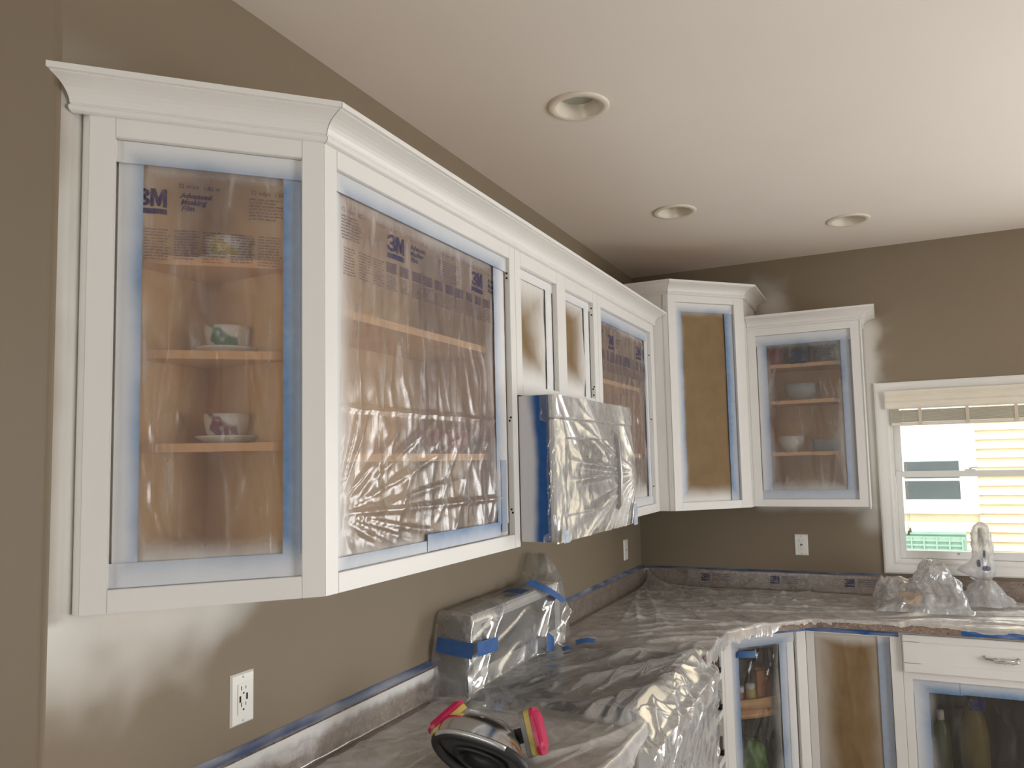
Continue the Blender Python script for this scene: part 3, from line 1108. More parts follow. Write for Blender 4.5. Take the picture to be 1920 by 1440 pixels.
# ------------------------------------------------------------------ things in the wall cabinets
def cup(x, y, z, mat, label, r=0.046, h=0.058, saucer=True, mat_s='ceramic'):
    zz = z
    if saucer:
        tag(lathe('saucer', [(0.0, 0.004), (0.03, 0.004), (0.062, 0.016), (0.0635, 0.0175), (0.061, 0.0135), (0.034, 0.0), (0.0, 0.0)], (x, y, z + 0.0005), mat_s), label.replace('cup', 'saucer under the cup'), 'saucer', 'saucers in the angled cabinet')
        zz = z + 0.0055
    t = thing('teacup', label, 'cup', (x, y, zz), 'cups in the angled cabinet')
    lathe('bowl', [(0.0, 0.003), (r * 0.55, 0.003), (r * 0.62, 0.0), (r * 0.66, 0.002), (r * 0.9, h * 0.35), (r, h * 0.75), (r * 1.02, h), (r * 0.98, h), (r * 0.93, h * 0.7), (r * 0.6, 0.008), (0.0, 0.006)], (x, y, zz), mat, t, 36)
    hx, hy = 0.7158, 0.698
    hx, hy = -0.6983 * 0 + 0.6983, 0.7158
    tube('handle', [(x + hx * (r * 0.93 + 0.02 * math.sin(a)), y + hy * (r * 0.93 + 0.02 * math.sin(a)), zz + h * 0.5 - 0.02 * math.cos(a)) for a in np.linspace(0.1, math.pi - 0.1, 9)], 0.0035, mat, t, 8)


def f1pt(s, n):
    p = F1(s, n, 0)
    return p[0], p[1]


bx, by = f1pt(0.245, -0.135)
cup(bx, by, SH1[2] + 0.015, 'cup_yellow', 'yellow-flowered cup on the top shelf of the angled cabinet')
cup(bx, by, SH1[1] + 0.015, 'cup_green', 'green-leaved cup on the second shelf of the angled cabinet')
cup(bx, by, SH1[0] + 0.015, 'cup_plum', 'plum-flowered cup on the third shelf of the angled cabinet')
cup(bx, by, ZB + 0.018, 'cup_pale', 'pale cup on the floor of the angled cabinet')
# widest cabinet: a red bowl and a stack of plates seen dimly
tag(lathe('bowl', [(0, 0.004), (0.04, 0.004), (0.045, 0), (0.05, 0.004), (0.085, 0.05), (0.09, 0.075), (0.086, 0.075), (0.08, 0.05), (0.04, 0.01), (0, 0.008)], (0.13, -2.45, 1.6805), 'red_item'), 'dark red bowl behind film in the widest cabinet', 'bowl')
# cabinet by the window
tag(lathe('bowl', [(0, 0.004), (0.028, 0.004), (0.032, 0), (0.036, 0.003), (0.056, 0.035), (0.070, 0.085), (0.067, 0.085), (0.053, 0.035), (0.03, 0.012), (0, 0.01)], (0.905, -0.17, 1.6725), 'ceramic', seg=40), 'white footed bowl on the lowest shelf beside the window', 'bowl')
gd = thing('glass_baking_dish', 'clear glass baking dish beside the white bowl', 'dish', (1.10, -0.17, 1.6725))
boxes('dish', [(WORLD, 1.01, 1.20, 0.08, 0.26, 1.6725, 1.677), (WORLD, 1.01, 1.014, 0.08, 0.26, 1.677, 1.735), (WORLD, 1.196, 1.20, 0.08, 0.26, 1.677, 1.735), (WORLD, 1.01, 1.20, 0.08, 0.084, 1.677, 1.735), (WORLD, 1.01, 1.20, 0.256, 0.26, 1.677, 1.735)], 'dish_glass', gd)
tag(lathe('mixing_bowl', [(0, 0.004), (0.04, 0.004), (0.045, 0), (0.05, 0.003), (0.075, 0.04), (0.085, 0.09), (0.082, 0.09), (0.072, 0.04), (0.04, 0.01), (0, 0.008)], (0.96, -0.17, 1.9435), 'pale_grey_item', seg=40), 'grey mixing bowl on the middle shelf beside the window', 'bowl')
tag(lathe('jar', [(0, 0), (0.05, 0), (0.054, 0.006), (0.054, 0.085), (0.045, 0.098), (0.045, 0.105), (0, 0.105)], (0.83, -0.17, 2.1355), 'red_item'), 'red jar on the top shelf beside the window', 'jar')
tag(lathe('jar', [(0, 0), (0.055, 0), (0.06, 0.006), (0.06, 0.09), (0.05, 0.10), (0.05, 0.108), (0, 0.108)], (0.96, -0.17, 2.1355), 'dark_green_item'), 'dark green jar between the red jar and the grey tin', 'jar')
tag(lathe('tin', [(0, 0), (0.055, 0), (0.055, 0.095), (0.057, 0.095), (0.057, 0.105), (0, 0.105)], (1.10, -0.17, 2.1355), 'pale_grey_item'), 'grey tin on the top shelf, right of the dark jar', 'tin')

# ------------------------------------------------------------------ microwave and its wrap
MX = 0.440
mw = thing('microwave', 'over-the-range microwave hung under the short cabinet, wrapped in film', 'microwave', (0.2, (YA + YM) / 2, 1.405))
MY0, MY1, MZ0, MZ1 = YA + 0.004, YM - 0.004, 1.408, ZS - 0.004
wbox('body', 0.004, MX - 0.035, MY0, MY1, MZ0, MZ1, 'appliance_steel', mw, 0.003)
dr = wbox('door', MX - 0.034, MX - 0.006, MY0, MY1 - 0.16, MZ0 + 0.01, MZ1 - 0.075, 'appliance_white', mw, 0.004)
wbox('door_window', MX - 0.006, MX - 0.004, MY0 + 0.07, MY1 - 0.23, MZ0 + 0.08, MZ1 - 0.13, 'grey_plastic', dr, 0.0005)
tube('handle', [(MX - 0.008, MY1 - 0.185, MZ0 + 0.05), (MX + 0.016, MY1 - 0.185, MZ0 + 0.08), (MX + 0.022, MY1 - 0.185, MZ0 + 0.19), (MX + 0.016, MY1 - 0.185, MZ1 - 0.13), (MX - 0.008, MY1 - 0.185, MZ1 - 0.10)], 0.009, 'appliance_steel', dr)
wbox('control_panel', MX - 0.034, MX - 0.007, MY1 - 0.158, MY1, MZ0 + 0.01, MZ1 - 0.075, 'appliance_white', mw, 0.003)
wbox('vent_panel', MX - 0.034, MX - 0.003, MY0, MY1, MZ1 - 0.072, MZ1, 'appliance_white', mw, 0.003)
wbox('underside_grille', 0.08, MX - 0.05, MY0 + 0.06, MY1 - 0.06, MZ0 - 0.003, MZ0, 'appliance_black', mw, 0)

wrap = thing('masking_film', 'silvery film stretched over the front of the microwave', 'masking film', (MX, (YA + YM) / 2, MZ0))
FM = Frame(MX, MY0, 0, 1)
wm = MY1 - MY0
ny, nz_ = 170, 120
S, Z = np.meshgrid(np.linspace(-0.002, wm + 0.004, ny), np.linspace(MZ0 - 0.004, MZ1 - 0.001, nz_), indexing='ij')
pa = np.arctan2(Z - 1.60, wm + 0.02 - S)
pr_ = np.hypot(Z - 1.60, wm + 0.02 - S)
fan = 0.011 * np.clip(1 - np.abs(perlin(pa * 6.5, pr_ * 0.35, 5)) * 2.3, 0, 1) ** 1.6 * sstep(0.03, 0.2, pr_) * sstep(0.80, 0.3, pr_) * sstep(0.62, 0.15, pa)
step_ = 0.006 * sstep(MZ1 - 0.075, MZ1 - 0.070, Z)
win = -0.004 * sstep(0.08, 0.095, S) * sstep(MZ1 - 0.13, MZ1 - 0.135, Z) * sstep(MZ0 + 0.07, MZ0 + 0.08, Z) * sstep(0.5, 0.42, S)
bowg = 0.020 * np.exp(-((wm - S) / 0.10) ** 2) * np.exp(-((Z - 1.60) / 0.13) ** 2)
loose = 0.008 * crease(S, Z, math.radians(-42), 4, 6, 8, 5) * sstep(1.62, 1.74, Z) + 0.005 * crease(S, Z, 1.35, 9, 3, 12, 4) * sstep(0.12, 0.0, S) + 0.0008 * fbm(S * 18, Z * 18, 13)
pos = FM(S, 0.004 + fan + step_ + win + bowg + loose, Z)
sheet('front_film', pos, 'film_silver', wrap, None, 0 * S + 0.03)
# wrapped flaps along the left flank
S, Z = np.meshgrid(np.linspace(MX - 0.055, MX + 0.006, 16), np.linspace(MZ0, MZ1, 120), indexing='ij')
cutl = MX - 0.022 - 0.02 * sstep(MZ1 - 0.085, MZ1 - 0.08, Z) - 0.018 * sstep(MZ0 + 0.03, MZ0 + 0.02, Z)
Sx = np.maximum(S, cutl + 0.003 * fbm(Z * 20, Z * 0, 6))
fz = 0.0035 + 0.003 * crease(S * 4, Z, 0.3, 22, 2.5, 19, 2)
pos = np.stack([Sx, MY0 - fz, Z], -1)
sheet('side_flap', pos, 'film_clear', wrap)
# blue tape on the flank, sprayed towards the cabinet
S, Z = np.meshgrid(np.linspace(0.326, MX - 0.014, 30), np.linspace(MZ0 + 0.001, MZ1 - 0.001, 90), indexing='ij')
wv = 0.010 * fbm(Z * 5, S * 3, 8)
pt = 1 - sstep(0.362 + wv - 0.016 * sstep(1.75, 1.85, Z), 0.392 + wv, S)
pos = np.stack([S, MY0 - 0.0018 + 0 * S, Z], -1)
sheet('side_tape', pos, 'tape_deep_blue', wrap, None, pt * 0.86)
for (a0, a1, b0, b1) in ((0.0, 0.05, MZ0 - 0.002, MZ0 + 0.035), (wm - 0.045, wm, MZ0 - 0.006, MZ0 + 0.075)):
    S, Z = np.meshgrid(np.linspace(a0, a1, 8), np.linspace(b0, b1, 8), indexing='ij')
    sheet('tape_strip', FM(S, 0.026 + 0.002 * fbm(S * 30, Z * 30, 4), Z), 'tape_blue', wrap, None, 0.35 + 0.3 * fbm(S * 30, Z * 30, 2))

# ------------------------------------------------------------------ base cabinets
YD0, YD1 = YM + 0.004, -1.0                      # drawer stack between range and corner
FD = Frame(BFX, YD0, 0, 1)
FBC = Frame(BFX, -1.0, 1, 1)                     # diagonal corner base
WBC = math.hypot(0.315, 0.315)
FB2 = Frame(0.975, BFY, 1, 0)
CT = CTOP - 0.038

dbase = thing('drawer_base_cabinet', 'white base cabinet with open drawer bays beside the range', 'cabinet', (0.4, -1.28, 0))
wd = YD1 - YD0
zr = [0.12, 0.30, 0.47, 0.64, 0.735, 0.862]
zr = [0.11, 0.37, 0.56, 0.715, CT - 0.012]
box('stile', FD, 0, 0.04, -FT, 0, 0.1, CT, 'white_paint', dbase)
box('stile', FD, wd - 0.055, wd, -FT, 0, 0.1, CT, 'white_paint', dbase)
for z in zr:
    box('rail', FD, 0.04, wd - 0.055, -FT, -0.0001, z - 0.016, z + 0.012, 'white_paint', dbase)
box('side_panel', FD, 0, 0.015, -BFX + 0.01, -FT, 0.1, CT, 'maple', dbase, 0)
box('side_panel', FD, wd - 0.03, wd - 0.015, -BFX + 0.01, -FT, 0.1, CT, 'white_paint', dbase, 0)
box('toe_kick', FD, 0, wd, -0.08, -0.07, 0, 0.1, 'white_paint', dbase, 0)
for za, zb_ in zip(zr[:-1], zr[1:]):
    sl = box('drawer_slide', FD, wd - 0.072, wd - 0.056, -0.50, -0.006, za + 0.016, za + 0.088, 'slide_zinc', dbase, 0.001)
    box('slide_end', FD, wd - 0.078, wd - 0.058, -0.03, -0.001, za + 0.012, za + 0.034, 'black_metal', sl, 0.001)

susan = thing('corner_base_cabinet', 'white diagonal corner base cabinet with round turntable shelves', 'cabinet', (0.6, -0.6, 0))
OB1 = (0.042, 0.393, 0.12, 0.849)
frame_bits(susan, FBC, WBC, 0.1, CT, [OB1])
pentb = [(0.004, -1.0), (BFX - 0.016, -1.0), (0.975, BFY + 0.014), (0.975, -0.004), (0.004, -0.004)]
prism('bottom_panel', pentb, 0.10, 0.117, 'base_interior_shaded', susan)
wbox('side_panel', 0.01, BFX - 0.02, -0.998, -0.985, 0.117, CT - 0.005, 'base_interior_shaded', susan, 0)
wbox('side_panel', 0.962, 0.974, BFY + 0.02, -0.01, 0.117, CT - 0.005, 'base_interior_shaded', susan, 0)
wbox('back_panel', 0.004, 0.010, -0.985, -0.01, 0.117, CT - 0.005, 'base_interior_shaded', susan, 0)
wbox('back_panel', 0.010, 0.962, -0.010, -0.004, 0.117, CT - 0.005, 'base_interior_shaded', susan, 0)
ccx, ccy = 0.50, -0.51
lathe('turntable_shelf', [(0, 0.508), (0.385, 0.508), (0.385, 0.552), (0.391, 0.552), (0.391, 0.504), (0, 0.504)], (ccx, ccy, 0), 'maple_edge', susan, 64)
lathe('turntable_shelf', [(0, 0.468), (0.391, 0.468), (0.391, 0.490), (0, 0.490)], (ccx, ccy, 0), 'maple_edge', susan, 64)
lathe('turntable_pole', [(0.016, 0.12), (0.016, 0.86)], (ccx, ccy, 0), 'steel', susan, 16)

b2 = thing('base_cabinet', 'white base cabinet with brown paper, right of the corner base', 'cabinet', (1.17, -0.35, 0))
WB2 = 1.370 - 0.975
OB2 = (0.034, 0.349, 0.12, 0.846)
frame_bits(b2, FB2, WB2, 0.1, CT, [OB2])
box('side_panel', FB2, 0.002, 0.014, BFY + 0.01, -FT, 0.1, CT, 'base_interior_shaded', b2, 0)
box('side_panel', FB2, WB2 - 0.014, WB2 - 0.002, BFY + 0.01, -FT, 0.1, CT, 'base_interior_shaded', b2, 0)
box('toe_kick', FB2, 0, WB2, -0.08, -0.07, 0, 0.1, 'white_paint', b2, 0)

FB3 = Frame(1.370, BFY, 1, 0)
WB3 = 0.84
b3 = thing('sink_base_cabinet', 'white sink base cabinet with a panelled drawer front', 'cabinet', (1.79, -0.35, 0))
OB3 = (0.036, WB3 - 0.036, 0.12, 0.674)
frame_bits(b3, FB3, WB3, 0.1, CT, [OB3])
box('side_panel', FB3, 0.002, 0.014, BFY + 0.01, -FT, 0.1, CT, 'base_interior_shaded', b3, 0)
box('side_panel', FB3, WB3 - 0.014, WB3 - 0.002, BFY + 0.01, -FT, 0.1, CT, 'base_interior_shaded', b3, 0)
box('back_panel', FB3, 0.014, WB3 - 0.014, BFY + 0.005, BFY + 0.01, 0.1, CT, 'base_interior_shaded', b3, 0)
box('bottom_panel', FB3, 0.014, WB3 - 0.014, BFY + 0.01, -FT, 0.1, 0.117, 'base_interior_shaded', b3, 0)
box('toe_kick', FB3, 0, WB3, -0.08, -0.07, 0, 0.1, 'white_paint', b3, 0)
df = box('drawer_front', FB3, 0.004, WB3 - 0.004, 0.001, 0.016, 0.708, 0.866, 'white_paint', b3, 0.003)
box('front_border', FB3, 0.004, WB3 - 0.004, 0.0155, 0.021, 0.836, 0.866, 'white_paint', df, 0.002)
box('front_border', FB3, 0.004, WB3 - 0.004, 0.0155, 0.021, 0.708, 0.747, 'white_paint', df, 0.002)
box('front_border', FB3, 0.004, 0.072, 0.0155, 0.021, 0.745, 0.838, 'white_paint', df, 0.002)
box('front_border', FB3, WB3 - 0.072, WB3 - 0.004, 0.0155, 0.021, 0.745, 0.838, 'white_paint', df, 0.002)
hx = 1.370
hd = tube('pull_handle', [(hx + 0.31, BFY - 0.016, 0.797), (hx + 0.312, BFY - 0.036, 0.792), (hx + 0.37, BFY - 0.044, 0.790), (hx + 0.43, BFY - 0.036, 0.792), (hx + 0.432, BFY - 0.016, 0.795)], 0.005, 'steel', df)
U, Vv = np.meshgrid(np.linspace(0, 1, 22), np.linspace(0, 2 * math.pi, 14), indexing='ij')
rr = 0.009 + 0.004 * fbm(U * 8, np.cos(Vv) * 2 + np.sin(Vv), 3)
pos = np.stack([hx + 0.34 + 0.09 * U, BFY - 0.040 + 0.006 * np.abs(U - 0.4) + rr * np.cos(Vv), 0.790 - 0.002 + rr * np.sin(Vv)], -1)
sheet('pull_wrap', pos, 'film_silver', df)

# base left of the range
FBL = Frame(BFX, -3.35, 0, 1)
WBL = YA - 0.004 + 3.35
bl = thing('base_cabinet', 'base cabinet left of the range, its door bay masked', 'cabinet', (0.35, -2.85, 0))
OBL = (WBL - 0.50, WBL - 0.042, 0.12, 0.846)
frame_bits(bl, FBL, WBL, 0.1, CT, [OBL])
box('side_panel', FBL, 0.002, 0.014, -BFX + 0.01, -FT, 0.0, CT, 'white_paint', bl, 0)
box('side_panel', FBL, WBL - 0.014, WBL - 0.002, -BFX + 0.01, -FT, 0.1, CT, 'maple', bl, 0)
box('toe_kick', FBL, 0, WBL, -0.08, -0.07, 0, 0.1, 'white_paint', bl, 0)
masking('masking_paper', 'blue-taped cover on the base cabinet left of the range', 'masking paper', FBL, OBL, 'paper', [(0.12, 0.9), (0.03, 0.5), (0.3, 0.9), (0.3, 0.9)], [(OBL[1] - 0.06, OBL[1], OBL[2], OBL[3], 0.5), (OBL[0], OBL[1], OBL[3] - 0.06, OBL[3] - 0.001, 0.6)])

# covers on the lower openings
masking('masking_film', 'clear film tinted with cabinet shade, on the diagonal corner base cabinet', 'masking film', FBC, OB1, 'film', [(0.050, 0.72), (0.105, 0.88), (0.05, 0.8), (0.055, 0.85)],
        [(OB1[0], OB1[0] + 0.048, OB1[2], OB1[3], 1.0), (OB1[1] - 0.085, OB1[1] - 0.03, OB1[2], OB1[3], 0.85), (OB1[1] - 0.045, OB1[1] - 0.006, OB1[2], OB1[3], 1.1), (OB1[0], OB1[1], 0.803, OB1[3] - 0.001, 0.8)], wr_vertical(0.005, 12, 81, -0.35), film='film_shaded', group='films over the openings')
S, Z = np.meshgrid(np.linspace(0, 1, 10), np.linspace(0, 1, 8), indexing='ij')
tb = sheet('tape_strip', FBC(0.077 + 0.098 * S + 0.004 * Z, -0.014 + 0.010 * (1 - S) ** 2 * Z, 0.762 + 0.030 * Z - 0.010 * S), 'tape_deep_blue', None, None, 0.12 * S)
tag(tb, 'loose tab of bright blue tape at the top of the corner base film', 'tape')
masking('masking_paper', 'dark brown paper on the base cabinet right of the corner base', 'masking paper', FB2, OB2, 'paper', [(0.075, 0.45), (0.085, 0.42), (0.05, 0.5), (0.05, 0.72)], [(OB2[1] - 0.05, OB2[1] - 0.002, OB2[2], OB2[3], 1.0)], wr_vertical(0.003, 8, 85, 0.15), group='papers over the openings')
p9 = Print()
p9.logo(0.245, 0.575, 0.034)
masking('masking_film', 'clear film tinted with cabinet shade, on the sink base cabinet', 'masking film', FB3, OB3, 'film', [(0.075, 0.75), (0.06, 0.7), (0.05, 0.7), (0.045, 0.75)],
        [(OB3[0] + 0.002, OB3[0] + 0.06, OB3[2], OB3[3], 0.9), (OB3[0], OB3[0] + 0.19, 0.618, OB3[3] - 0.001, 0.85), (OB3[0] + 0.18, OB3[1], 0.622, OB3[3] - 0.002, 0.85)], wr_vertical(0.004, 9, 88, 0.2), film='film_shaded', prn=[(p9, 'ink_blue', 'printed_logo')], group='films over the openings')

# things on the turntable and under the sink
def fpt(fr, s, n):
    p = fr(s, n, 0)
    return float(p[0]), float(p[1])


x, y = fpt(FBC, 0.158, -0.120)
t = thing('pill_bottle', 'small bottle with a white cap and crimson label on the turntable', 'bottle', (x, y, 0.5085))
lathe('body', [(0, 0), (0.021, 0), (0.022, 0.003), (0.022, 0.062), (0.016, 0.07)], (x, y, 0.5085), 'crimson_label', t, 24)
lathe('cap', [(0.018, 0.068), (0.020, 0.069), (0.020, 0.09), (0.018, 0.092), (0, 0.092)], (x, y, 0.5085), 'white_plastic', t, 24)
x, y = fpt(FBC, 0.222, -0.135)
t = thing('spice_jar', 'clear jar with a yellow label beside the crimson bottle', 'jar', (x, y, 0.5085))
lathe('body', [(0, 0), (0.027, 0), (0.028, 0.003), (0.028, 0.065), (0.02, 0.075)], (x, y, 0.5085), 'yellow_label', t, 24)
lathe('lid', [(0.025, 0.073), (0.026, 0.074), (0.026, 0.094), (0, 0.096)], (x, y, 0.5085), 'white_plastic', t, 24)
x, y = fpt(FBC, 0.29, -0.13)
t = thing('food_box', 'tall amber and brown packet on the turntable', 'packet', (x, y, 0.5085))
fb = Frame(x, y, 1, 0.75)
box('carton', fb, -0.035, 0.035, -0.02, 0.02, 0.5085, 0.66, 'amber_box', t, 0.002)
box('top_fold', fb, -0.034, 0.034, -0.004, 0.004, 0.66, 0.672, 'amber_box', t, 0.001)
x, y = fpt(FBC, 0.23, -0.16)
S, Z = np.meshgrid(np.linspace(0, 2 * math.pi, 30), np.linspace(0, 1, 18), indexing='ij')
r = 0.075 * np.sqrt(np.clip(1 - (2 * Z - 1) ** 2, 0, 1)) ** 0.6 * (1 + 0.25 * fbm(np.cos(S) * 1.5, np.sin(S) * 1.5 + Z * 3, 5))
tag(sheet('produce_bag', np.stack([x + r * np.cos(S), y + r * np.sin(S), 0.1175 + 0.23 * Z], -1), 'green_bag'), 'crumpled green bag on the floor of the corner base', 'bag')
t = thing('dish_soap_bottle', 'shade-darkened green bottle behind the tinted sink base film', 'bottle', (1.51, -0.52, 0.1175))
lathe('body', [(0, 0), (0.035, 0), (0.037, 0.01), (0.037, 0.26), (0.03, 0.32), (0.014, 0.35)], (1.51, -0.52, 0.1175), 'green_bottle_shaded', t, 24)
lathe('cap', [(0.014, 0.35), (0.016, 0.35), (0.014, 0.39), (0, 0.39)], (1.51, -0.52, 0.1175), 'white_plastic', t, 24)
t = thing('cleaner_bottle', 'tall shade-darkened yellow bottle behind the tinted sink base film', 'bottle', (1.64, -0.50, 0.1175))
lathe('body', [(0, 0), (0.05, 0), (0.055, 0.01), (0.055, 0.30), (0.04, 0.38), (0.018, 0.42)], (1.64, -0.50, 0.1175), 'yellow_item_shaded', t, 24)
lathe('cap', [(0.018, 0.42), (0.022, 0.42), (0.02, 0.46), (0, 0.462)], (1.64, -0.50, 0.1175), 'yellow_item_shaded', t, 24)

# ------------------------------------------------------------------ countertops
CFX, CFY = 0.700, -0.722
ctl = thing('countertop', 'mottled brown countertop left of the range', 'countertop', (0.35, -2.9, CT))
wbox('slab', 0.002, CFX, -3.40, YA + 0.001, CT, CTOP, 'laminate', ctl, 0.005)
wbox('backsplash', 0.002, 0.021, -3.40, YA + 0.001, CTOP, 1.014, 'laminate', ctl, 0.003)
ctr = thing('countertop', 'mottled brown countertop turning the corner under the window', 'countertop', (0.6, -0.6, CT))
diag0, diag1 = (CFX, -1.055), (1.033, CFY)
prism('slab', [(0.002, YM + 0.002), (CFX, YM + 0.002), diag0, diag1, (2.4, CFY), (2.4, -0.002), (0.002, -0.002)], CT, CTOP, 'laminate', ctr, 0.004)
wbox('backsplash', 0.002, 0.021, YM + 0.002, -0.002, CTOP, 1.014, 'laminate', ctr, 0.003)
wbox('backsplash', 0.021, 2.4, -0.021, -0.002, CTOP, 1.014, 'laminate', ctr, 0.003)

# blue tape along the walls above the backsplash and under the counter edge
def tape_run(name, label, fr, s0, s1, n, z0, z1, mat='tape_blue', pk=0.25, seed=1, tilt=0.0):
    nu = max(3, int((s1 - s0) / 0.015))
    S, Z = np.meshgrid(np.linspace(s0, s1, nu), np.linspace(0, 1, 4), indexing='ij')
    w = 0.0015 * fbm(S * 8, Z * 0, seed)
    pos = fr(S, n + tilt * (1 - Z) + 0.0007 * fbm(S * 30, Z * 4, seed + 1), z0 + (z1 - z0) * Z + w)
    o = sheet(name, pos, mat, None, None, np.clip(pk + 0.3 * fbm(S * 6, Z, seed + 2), 0, 1))
    return tag(o, label, 'tape', 'tape strips along the edges')


tape_run('tape_strip', 'dusty blue tape along the backsplash left of the range', FL, -3.42, -2.30, 0.0015, 1.012, 1.030, 'tape_dusty', pk=0.12, tilt=0.018)
tape_run('tape_strip', 'dusty blue tape along the backsplash between range and corner', FL, -1.50, -0.02, 0.0015, 1.012, 1.030, 'tape_dusty', pk=0.12, seed=5, tilt=0.018)
tape_run('tape_strip', 'dark blue tape along the back wall above the backsplash', WORLD, 0.02, 1.30, 0.0015, 1.012, 1.024, 'tape_dusty', pk=0.05, seed=7, tilt=0.016)
tape_run('tape_strip', 'blue tape under the counter edge over the corner base', FBC, 0.0, WBC, 0.0012, CT - 0.026, CT - 0.001, 'tape_deep_blue', pk=0.2, seed=9)
tape_run('tape_strip', 'blue tape under the counter edge over the papered base', FB2, 0.0, WB2 - 0.01, 0.0012, CT - 0.026, CT - 0.001, 'tape_deep_blue', pk=0.12, seed=11)
tape_run('tape_strip', 'bright blue tape on the counter edge above the sink base', WORLD, 1.60, 2.30, -CFY + 0.0012, CT + 0.004, CT + 0.026, 'tape_deep_blue', pk=0.05, seed=13)

# ------------------------------------------------------------------ draped films on counters
def drape(name, label, Wp, Fp, prof, nu, nv, mat, wr, parent=None, paint=None, hang=None):
    """ruled between a wall path and a front path; prof(v)-> (t across, dz)"""
    def along(path, u):
        P = np.array(path, float)
        k = len(P) - 1
        x = np.clip(u, 0, 1) * k
        i = np.minimum(x.astype(int), k - 1)
        f = (x - i)[:, None]
        return P[i] * (1 - f) + P[i + 1] * f
    u = np.linspace(0, 1, nu)
    w, f = along(Wp, u), along(Fp, u)
    v = np.linspace(0, 1, nv)
    tt, dz = prof(v)
    xy = w[:, None, :] * (1 - tt[None, :, None]) + f[:, None, :] * tt[None, :, None]
    pos = np.concatenate([xy, np.broadcast_to(dz[None, :, None], (nu, nv, 1))], -1)
    U, Vv = np.meshgrid(u, v, indexing='ij')
    pos[..., 2] += wr(pos[..., 0], pos[..., 1], U, Vv)
    o = sheet(name, pos, mat, parent, None, paint(U, Vv) if paint is not None else None)
    o.data.materials.append(MATS['film_tight'])
    o.data.polygons.foreach_set('material_index', np.tile((v[:-1] < 0.15).astype(np.int32), nu - 1))
    return o


def prof_counter(v):
    # v: 0 top of backsplash, .12 foot of it, .95 counter edge, 1 hanging hem
    t = np.where(v < 0.13, 0.036 + 0.006 * v / 0.13, np.where(v < 0.94, 0.042 + (v - 0.13) / 0.81 * 0.965, 1.010 + 0.004 * (v - 0.94) / 0.06))
    z = np.where(v < 0.13, 1.0155 - (v / 0.13) * 0.098, np.where(v < 0.94, CTOP + 0.004, CTOP + 0.003 - (v - 0.94) / 0.06 * 0.055))
    k = np.ones(7) / 7
    ze = np.convolve(np.pad(z, 3, 'edge'), k, 'valid')
    return t, np.maximum(ze, np.where(v < 0.94, CTOP + 0.0035, -9))


def wr_left(x, y, U, V):
    flat = sstep(0.10, 0.2, V)
    a = 0.013 * crease(x, y, math.radians(70), 4, 14, 3, 8) + 0.011 * crease(x, y, math.radians(48), 5, 13, 6, 9) + 0.004 * crease(x, y, math.radians(78), 13, 9, 9, 5) + 0.0006 * (fbm(x * 16, y * 10, 4) + 1)
    hem = 0.02 * fbm(U * 30, V * 0, 8) * sstep(0.95, 1, V)
    return a * flat * sstep(1.0, 0.93, V) + hem


lf = drape('masking_film', '', [(0.0, -3.38), (0.0, -2.345)], [(CFX, -3.38), (CFX, -2.345)], prof_counter, 200, 130, 'film_counter', wr_left, paint=lambda U, V: 0.8 * (1 - sstep(0.02, 0.06, V + 0.01 * fbm(U * 20, V * 0, 3))))
tag(lf, 'clear film draped over the counter left of the range', 'masking film')


def wr_corner(x, y, U, V):
    flat = sstep(0.12, 0.24, V)
    ang = np.arctan2(-y, x)
    rad = np.hypot(x, y)
    fan = 0.014 * np.clip(1 - np.abs(perlin(ang * 9, rad * 0.5, 14)) * 2.3, 0, 1) ** 3 * sstep(0.05, 0.35, rad) * sstep(1.5, 0.7, rad)
    a = 0.012 * crease(x, y, math.radians(14), 4.5, 15, 23, 8) + 0.011 * crease(x, y, math.radians(34), 6, 15, 26, 9) + 0.004 * crease(x, y, math.radians(20), 13, 14, 29, 7) + 0.0006 * (fbm(x * 14, y * 14, 24) + 1)
    # film bridging the inside corner instead of following the backsplash
    tt = np.where(V < 0.13, 0.04, 0.042 + (V - 0.13) / 0.81 * 0.965)
    zp = np.where(V < 0.13, (1 - V / 0.13) * 0.098, 0.0)
    web = np.exp(-((U - 0.44) / 0.075) ** 2) * np.maximum(0, 0.100 * np.clip(1 - tt / 0.34, 0, 1) ** 1.3 - zp)
    hem = (0.016 * fbm(U * 55, V * 0, 28) + 0.040 * sstep(0.42, 0.50, U)) * sstep(0.95, 1, V)
    return (a + fan) * flat * sstep(1.0, 0.93, V) + hem + web


cf = drape('masking_film', '', [(0.0, -1.54), (0.0, -0.85), (0.0, -0.35), (0.0, -0.02), (0.02, 0.0), (0.35, 0.0), (0.85, 0.0), (1.5, 0.0), (2.35, 0.0)],
           [(CFX, -1.56), (CFX, -1.25), (CFX, -1.10), (CFX + 0.09, diag0[1] + 0.09), (CFX + 0.2, diag0[1] + 0.2), (diag1[0] - 0.03, CFY - 0.03), (1.18, CFY), (1.6, CFY), (2.35, CFY)], prof_counter, 480, 150, 'film_counter', wr_corner)
tag(cf, 'clear film draped over the corner counter, pleats fanning from the wall corner', 'masking film')
# lettering printed on the film where it climbs the back wall
pc = Print()
pcb = Print()
for ls in (0.36, 0.74, 1.12):
    pc.logo(ls, 0.966, 0.030)
    pcb.lines(ls + 0.065, ls + 0.17, 0.955, 0.998, 4, int(ls * 100))
for q in pc.logos:
    q.build('printed_logo', lambda s, z: WORLD(s, 0.032 + 0 * s, z), 'ink_blue', cf)
cfp = pcb.build('printed_text', lambda s, z: WORLD(s, 0.032 + 0 * s, z), 'ink_faint', cf)
cfp['kind'] = 'stuff'

